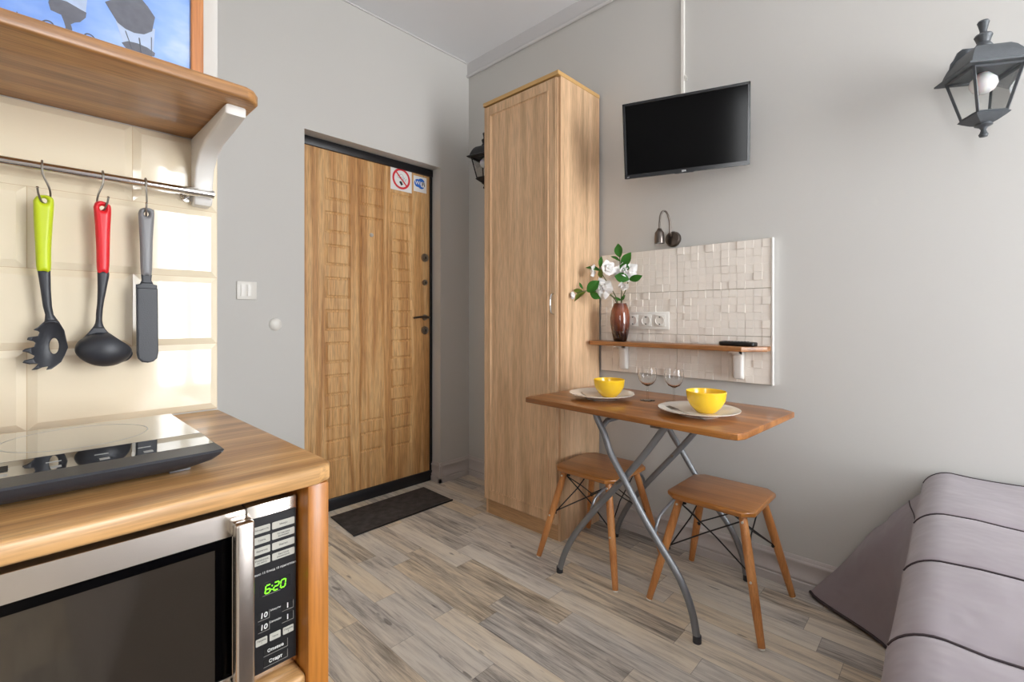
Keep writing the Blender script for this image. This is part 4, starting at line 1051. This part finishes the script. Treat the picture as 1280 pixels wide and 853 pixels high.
# rail and hooks
RX, RZ = 1.270, 1.349
rail = thing('utensil_rail', 'chrome utensil rail on the tiled wall under the kitchen shelf', 'rail', (RX, -2.3, RZ))
obj('rod', MB().tube([(RX, -1.8585, RZ), (RX, -2.95, RZ)], .0078, 20), M['chrome'], rail)
obj('sleeve', MB().tube([(RX, -1.885, RZ), (RX, -1.908, RZ)], .0092, 20).lathe([(0, -.001), (.0085, 0), (.0085, .004), (0, .005)], (RX, -1.8595, RZ), 20, axis='Y'), M['chrome'], rail)
for yy in (-1.897, -2.9): obj('post', MB().tube([(TX+.0003, yy, RZ-.004), (RX-.006, yy, RZ-.002)], .0055, 12).lathe([(0, 0), (.012, 0), (.012, .004), (0, .005)], (TX+.0003, yy, RZ-.004), 20, axis='X'), M['chrome'], rail)
HX = RX+.004
def hook(label, y0, tilt, zend, ty):
    """S hook over the rail, lower loop passing through the handle hole"""
    z = RZ; r = .0105
    up = [(RX+r*cos(a), y0, z+r*sin(a)) for a in [pi*.95-pi*.95*k/8 for k in range(9)]]
    pts = up+[(RX+.0095, y0+(ty-y0)*.25, z-.015), (RX+.004, y0+(ty-y0)*.75+tilt, zend+.02), (RX-.004, ty+tilt*1.1, zend+.004), (RX-.002, ty+tilt*.4, zend-.008), (RX+.006, ty-tilt*.5, zend-.006), (RX+.012, ty-tilt*1.1, zend+.006), (RX+.015, ty-tilt*1.3, zend+.016)]
    hk = thing('s_hook', label, 's-hook', (RX, y0, z), group='steel hooks on the utensil rail')
    obj('wire', MB().tube(pts, .0016, 8, 3), M['nickel'], hk)
    obj('tip', MB().lathe([(0, -.0024), (.0018, -.0016), (.0024, 0), (.0018, .0016), (0, .0024)], pts[-1], 12), M['chrome'], hk)
hook('steel s-hook holding the lime green pasta server', -2.122, .007, 1.292, -2.119)
hook('steel s-hook holding the ladle with red handle', -2.040, -.006, 1.292, -2.041)
hook('steel s-hook holding the grey handled narrow spatula', -1.975, .001, 1.291, -1.974)
# utensils (outlines in y,z)
UX = RX
def rnd(d, w, t): return t*math.sqrt(max(0., 1-(1-min(d, w)/w)**2))
def circ(y, z, r, n=14): return [(y+r*cos(2*pi*k/n), z+r*1.1*sin(2*pi*k/n)) for k in range(n)]
def handle(parent, poly, hole, mat):
    m = inflate(poly, [hole], .0016, lambda d, y, z: UX+.001+rnd(d, .008, .008), lambda d, y, z: UX+.001-rnd(d, .008, .006))
    return obj('handle', m, mat, parent, smooth=60)
u1 = thing('pasta_server', 'black pasta server with lime green handle hanging from the rail', 'pasta server', (UX, -2.12, 1.0))
handle(u1, [(-2.133, 1.287), (-2.128, 1.296), (-2.119, 1.299), (-2.111, 1.297), (-2.1065, 1.289), (-2.108, 1.251), (-2.110, 1.207), (-2.111, 1.163), (-2.120, 1.162), (-2.1285, 1.164), (-2.1305, 1.205), (-2.1325, 1.253)], circ(-2.1195, 1.2885, .0042), M['lime'])
sv = [(-2.128, 1.165), (-2.111, 1.164), (-2.1105, 1.13), (-2.109, 1.10), (-2.107, 1.085), (-2.100, 1.072), (-2.093, 1.056), (-2.090, 1.038), (-2.088, 1.025), (-2.092, 1.012), (-2.097, .999), (-2.104, .992), (-2.110, .987), (-2.117, .986), (-2.114, .992), (-2.122, .991), (-2.128, .988), (-2.136, .987), (-2.129, .994), (-2.127, .998), (-2.138, .998), (-2.146, 1.001), (-2.144, 1.005), (-2.133, 1.008), (-2.131, 1.012), (-2.139, 1.018), (-2.147, 1.021), (-2.143, 1.025), (-2.132, 1.028), (-2.130, 1.035), (-2.133, 1.038), (-2.141, 1.041), (-2.139, 1.045), (-2.127, 1.047), (-2.125, 1.053), (-2.127, 1.056), (-2.133, 1.058), (-2.127, 1.063), (-2.119, 1.073), (-2.118, 1.085), (-2.121, 1.10), (-2.124, 1.13)]
hole = [(-2.106+.0062*cos(k*pi/12), 1.028+.0145*sin(k*pi/12)) for k in range(24)]
def svf(y, z):   # curved scoop: middle nearer the wall, rim out
    if z > 1.075: return UX
    k = smooth01((1.085-z)/.02)
    return UX+.004*k-k*.014*max(0, 1-((y+2.110)/.026)**2-((z-1.028)/.045)**2)
m = inflate(sv, [hole], .0011, lambda d, y, z: svf(y, z)+.002+(rnd(d, .006, .004) if z > 1.07 else rnd(d, .0015, .0008)), lambda d, y, z: svf(y, z)-(rnd(d, .006, .003) if z > 1.07 else .001), smoothpoly=False)
obj('head', m, M['darkgrey'], u1, smooth=60)
u2 = thing('ladle', 'black soup ladle with red handle hanging from the rail', 'ladle', (UX, -2.04, 1.0))
handle(u2, [(-2.0535, 1.289), (-2.050, 1.299), (-2.041, 1.302), (-2.032, 1.298), (-2.0275, 1.289), (-2.029, 1.242), (-2.031, 1.167), (-2.040, 1.1655), (-2.048, 1.166), (-2.0495, 1.214), (-2.0515, 1.26)], circ(-2.0405, 1.2885, .0042), M['red'])
ld = [(-2.048, 1.168), (-2.031, 1.168), (-2.0335, 1.14), (-2.038, 1.11), (-2.040, 1.09), (-2.040, 1.069), (-2.033, 1.053), (-2.018, 1.038), (-2.004, 1.026), (-1.997, 1.016), (-1.995, 1.007), (-2.0, .998), (-2.009, .993), (-2.024, .988), (-2.038, .987), (-2.052, .990), (-2.066, .998), (-2.076, 1.009), (-2.0795, 1.02), (-2.076, 1.033), (-2.066, 1.044), (-2.058, 1.055), (-2.051, 1.069), (-2.0495, 1.09), (-2.048, 1.11), (-2.0475, 1.14)]
def dome(d, y, z):
    r2 = ((y+2.038)/.042)**2+((z-1.018)/.033)**2
    k = smooth01((1.085-z)/.025)
    return UX+.001+k*.030*math.sqrt(max(0, 1-min(1, r2)))
m = inflate(ld, [], .0014, lambda d, y, z: dome(d, y, z)+(rnd(d, .006, .005) if z > 1.06 else rnd(d, .002, .001)), lambda d, y, z: dome(d, y, z)-(rnd(d, .006, .003) if z > 1.06 else .0015))
obj('ladle_bowl', m, M['darkgrey'], u2, smooth=60)
u3 = thing('spatula', 'narrow black spatula with grey handle hanging from the rail', 'spatula', (UX, -1.973, 1.0))
handle(u3, [(-1.9865, 1.288), (-1.983, 1.297), (-1.973, 1.301), (-1.964, 1.299), (-1.9605, 1.291), (-1.963, 1.234), (-1.965, 1.166), (-1.974, 1.164), (-1.982, 1.166), (-1.984, 1.226)], circ(-1.9735, 1.288, .0040), M['greyhandle'])
bl_ = [(-1.982, 1.166), (-1.965, 1.166), (-1.966, 1.154), (-1.962, 1.147), (-1.956, 1.1455), (-1.9555, 1.085), (-1.955, 1.008), (-1.957, .997), (-1.963, .991), (-1.972, .989), (-1.981, .991), (-1.987, .998), (-1.989, 1.008), (-1.9895, 1.085), (-1.990, 1.1455), (-1.984, 1.147), (-1.981, 1.154)]
m = inflate(bl_, [], .0014, lambda d, y, z: UX+(.005 if z < 1.138 else -.001)+.002+rnd(d, .002, .001)+(.004 if z > 1.149 else 0), lambda d, y, z: UX-.001, smoothpoly=False)
obj('blade', m, M['darkgrey'], u3, smooth=40)

# ------------------------------------------------------------------ camera
cam = bpy.data.cameras.new('camera'); co = bpy.data.objects.new('camera', cam); COL.objects.link(co)
co.location = (2.4548, -2.1524, 1.08); co.rotation_euler = (R(90), 0, R(43.5))
cam.sensor_width = 36; cam.lens = 587/1280*36; cam.shift_y = -29.5/1280; cam.clip_start = .02
scn.camera = co

# ------------------------------------------------------------------ light: daylight through the right window and the added fill window
w = bpy.data.worlds.new('sky'); scn.world = w; w.use_nodes = True
nt = w.node_tree; N = nt.nodes; L = nt.links
bg_ = N['Background']
tc = N.new('ShaderNodeTexCoord'); sx = N.new('ShaderNodeSeparateXYZ'); L.new(tc.outputs['Generated'], sx.inputs[0])
rp = N.new('ShaderNodeValToRGB'); e = rp.color_ramp.elements
e[0].position = .47; e[0].color = (.96, .975, .99, 1); e[1].position = .53; e[1].color = (.92, .96, 1.0, 1)
mr = N.new('ShaderNodeMapRange'); mr.inputs['From Min'].default_value = -1; L.new(sx.outputs['Z'], mr.inputs['Value'])
L.new(mr.outputs[0], rp.inputs[0]); L.new(rp.outputs[0], bg_.inputs['Color'])
bg_.inputs['Strength'].default_value = 18.6
for k, (a, b) in enumerate(wins):
    l = bpy.data.lights.new('window portal', 'AREA'); l.shape = 'RECTANGLE'; l.size = wz1-wz0; l.size_y = b-a
    l.cycles.is_portal = True
    o = bpy.data.objects.new('window_portal', l); COL.objects.link(o)
    o.location = (XE+.24, (a+b)/2, (wz0+wz1)/2); o.rotation_euler = (0, R(90), 0)
l = bpy.data.lights.new('window portal', 'AREA'); l.shape = 'RECTANGLE'; l.size = fw[1]-fw[0]; l.size_y = fw[3]-fw[2]; l.cycles.is_portal = True
o = bpy.data.objects.new('window_portal', l); COL.objects.link(o)
o.location = ((fw[0]+fw[1])/2, YE-.19, (fw[2]+fw[3])/2); o.rotation_euler = (R(90), 0, 0)  # portal for the added fill window
#
scn.view_settings.view_transform = 'Standard'; scn.view_settings.look = 'None'; scn.view_settings.gamma = 1
scn.view_settings.use_curve_mapping = False
scn.view_settings.exposure = 0.
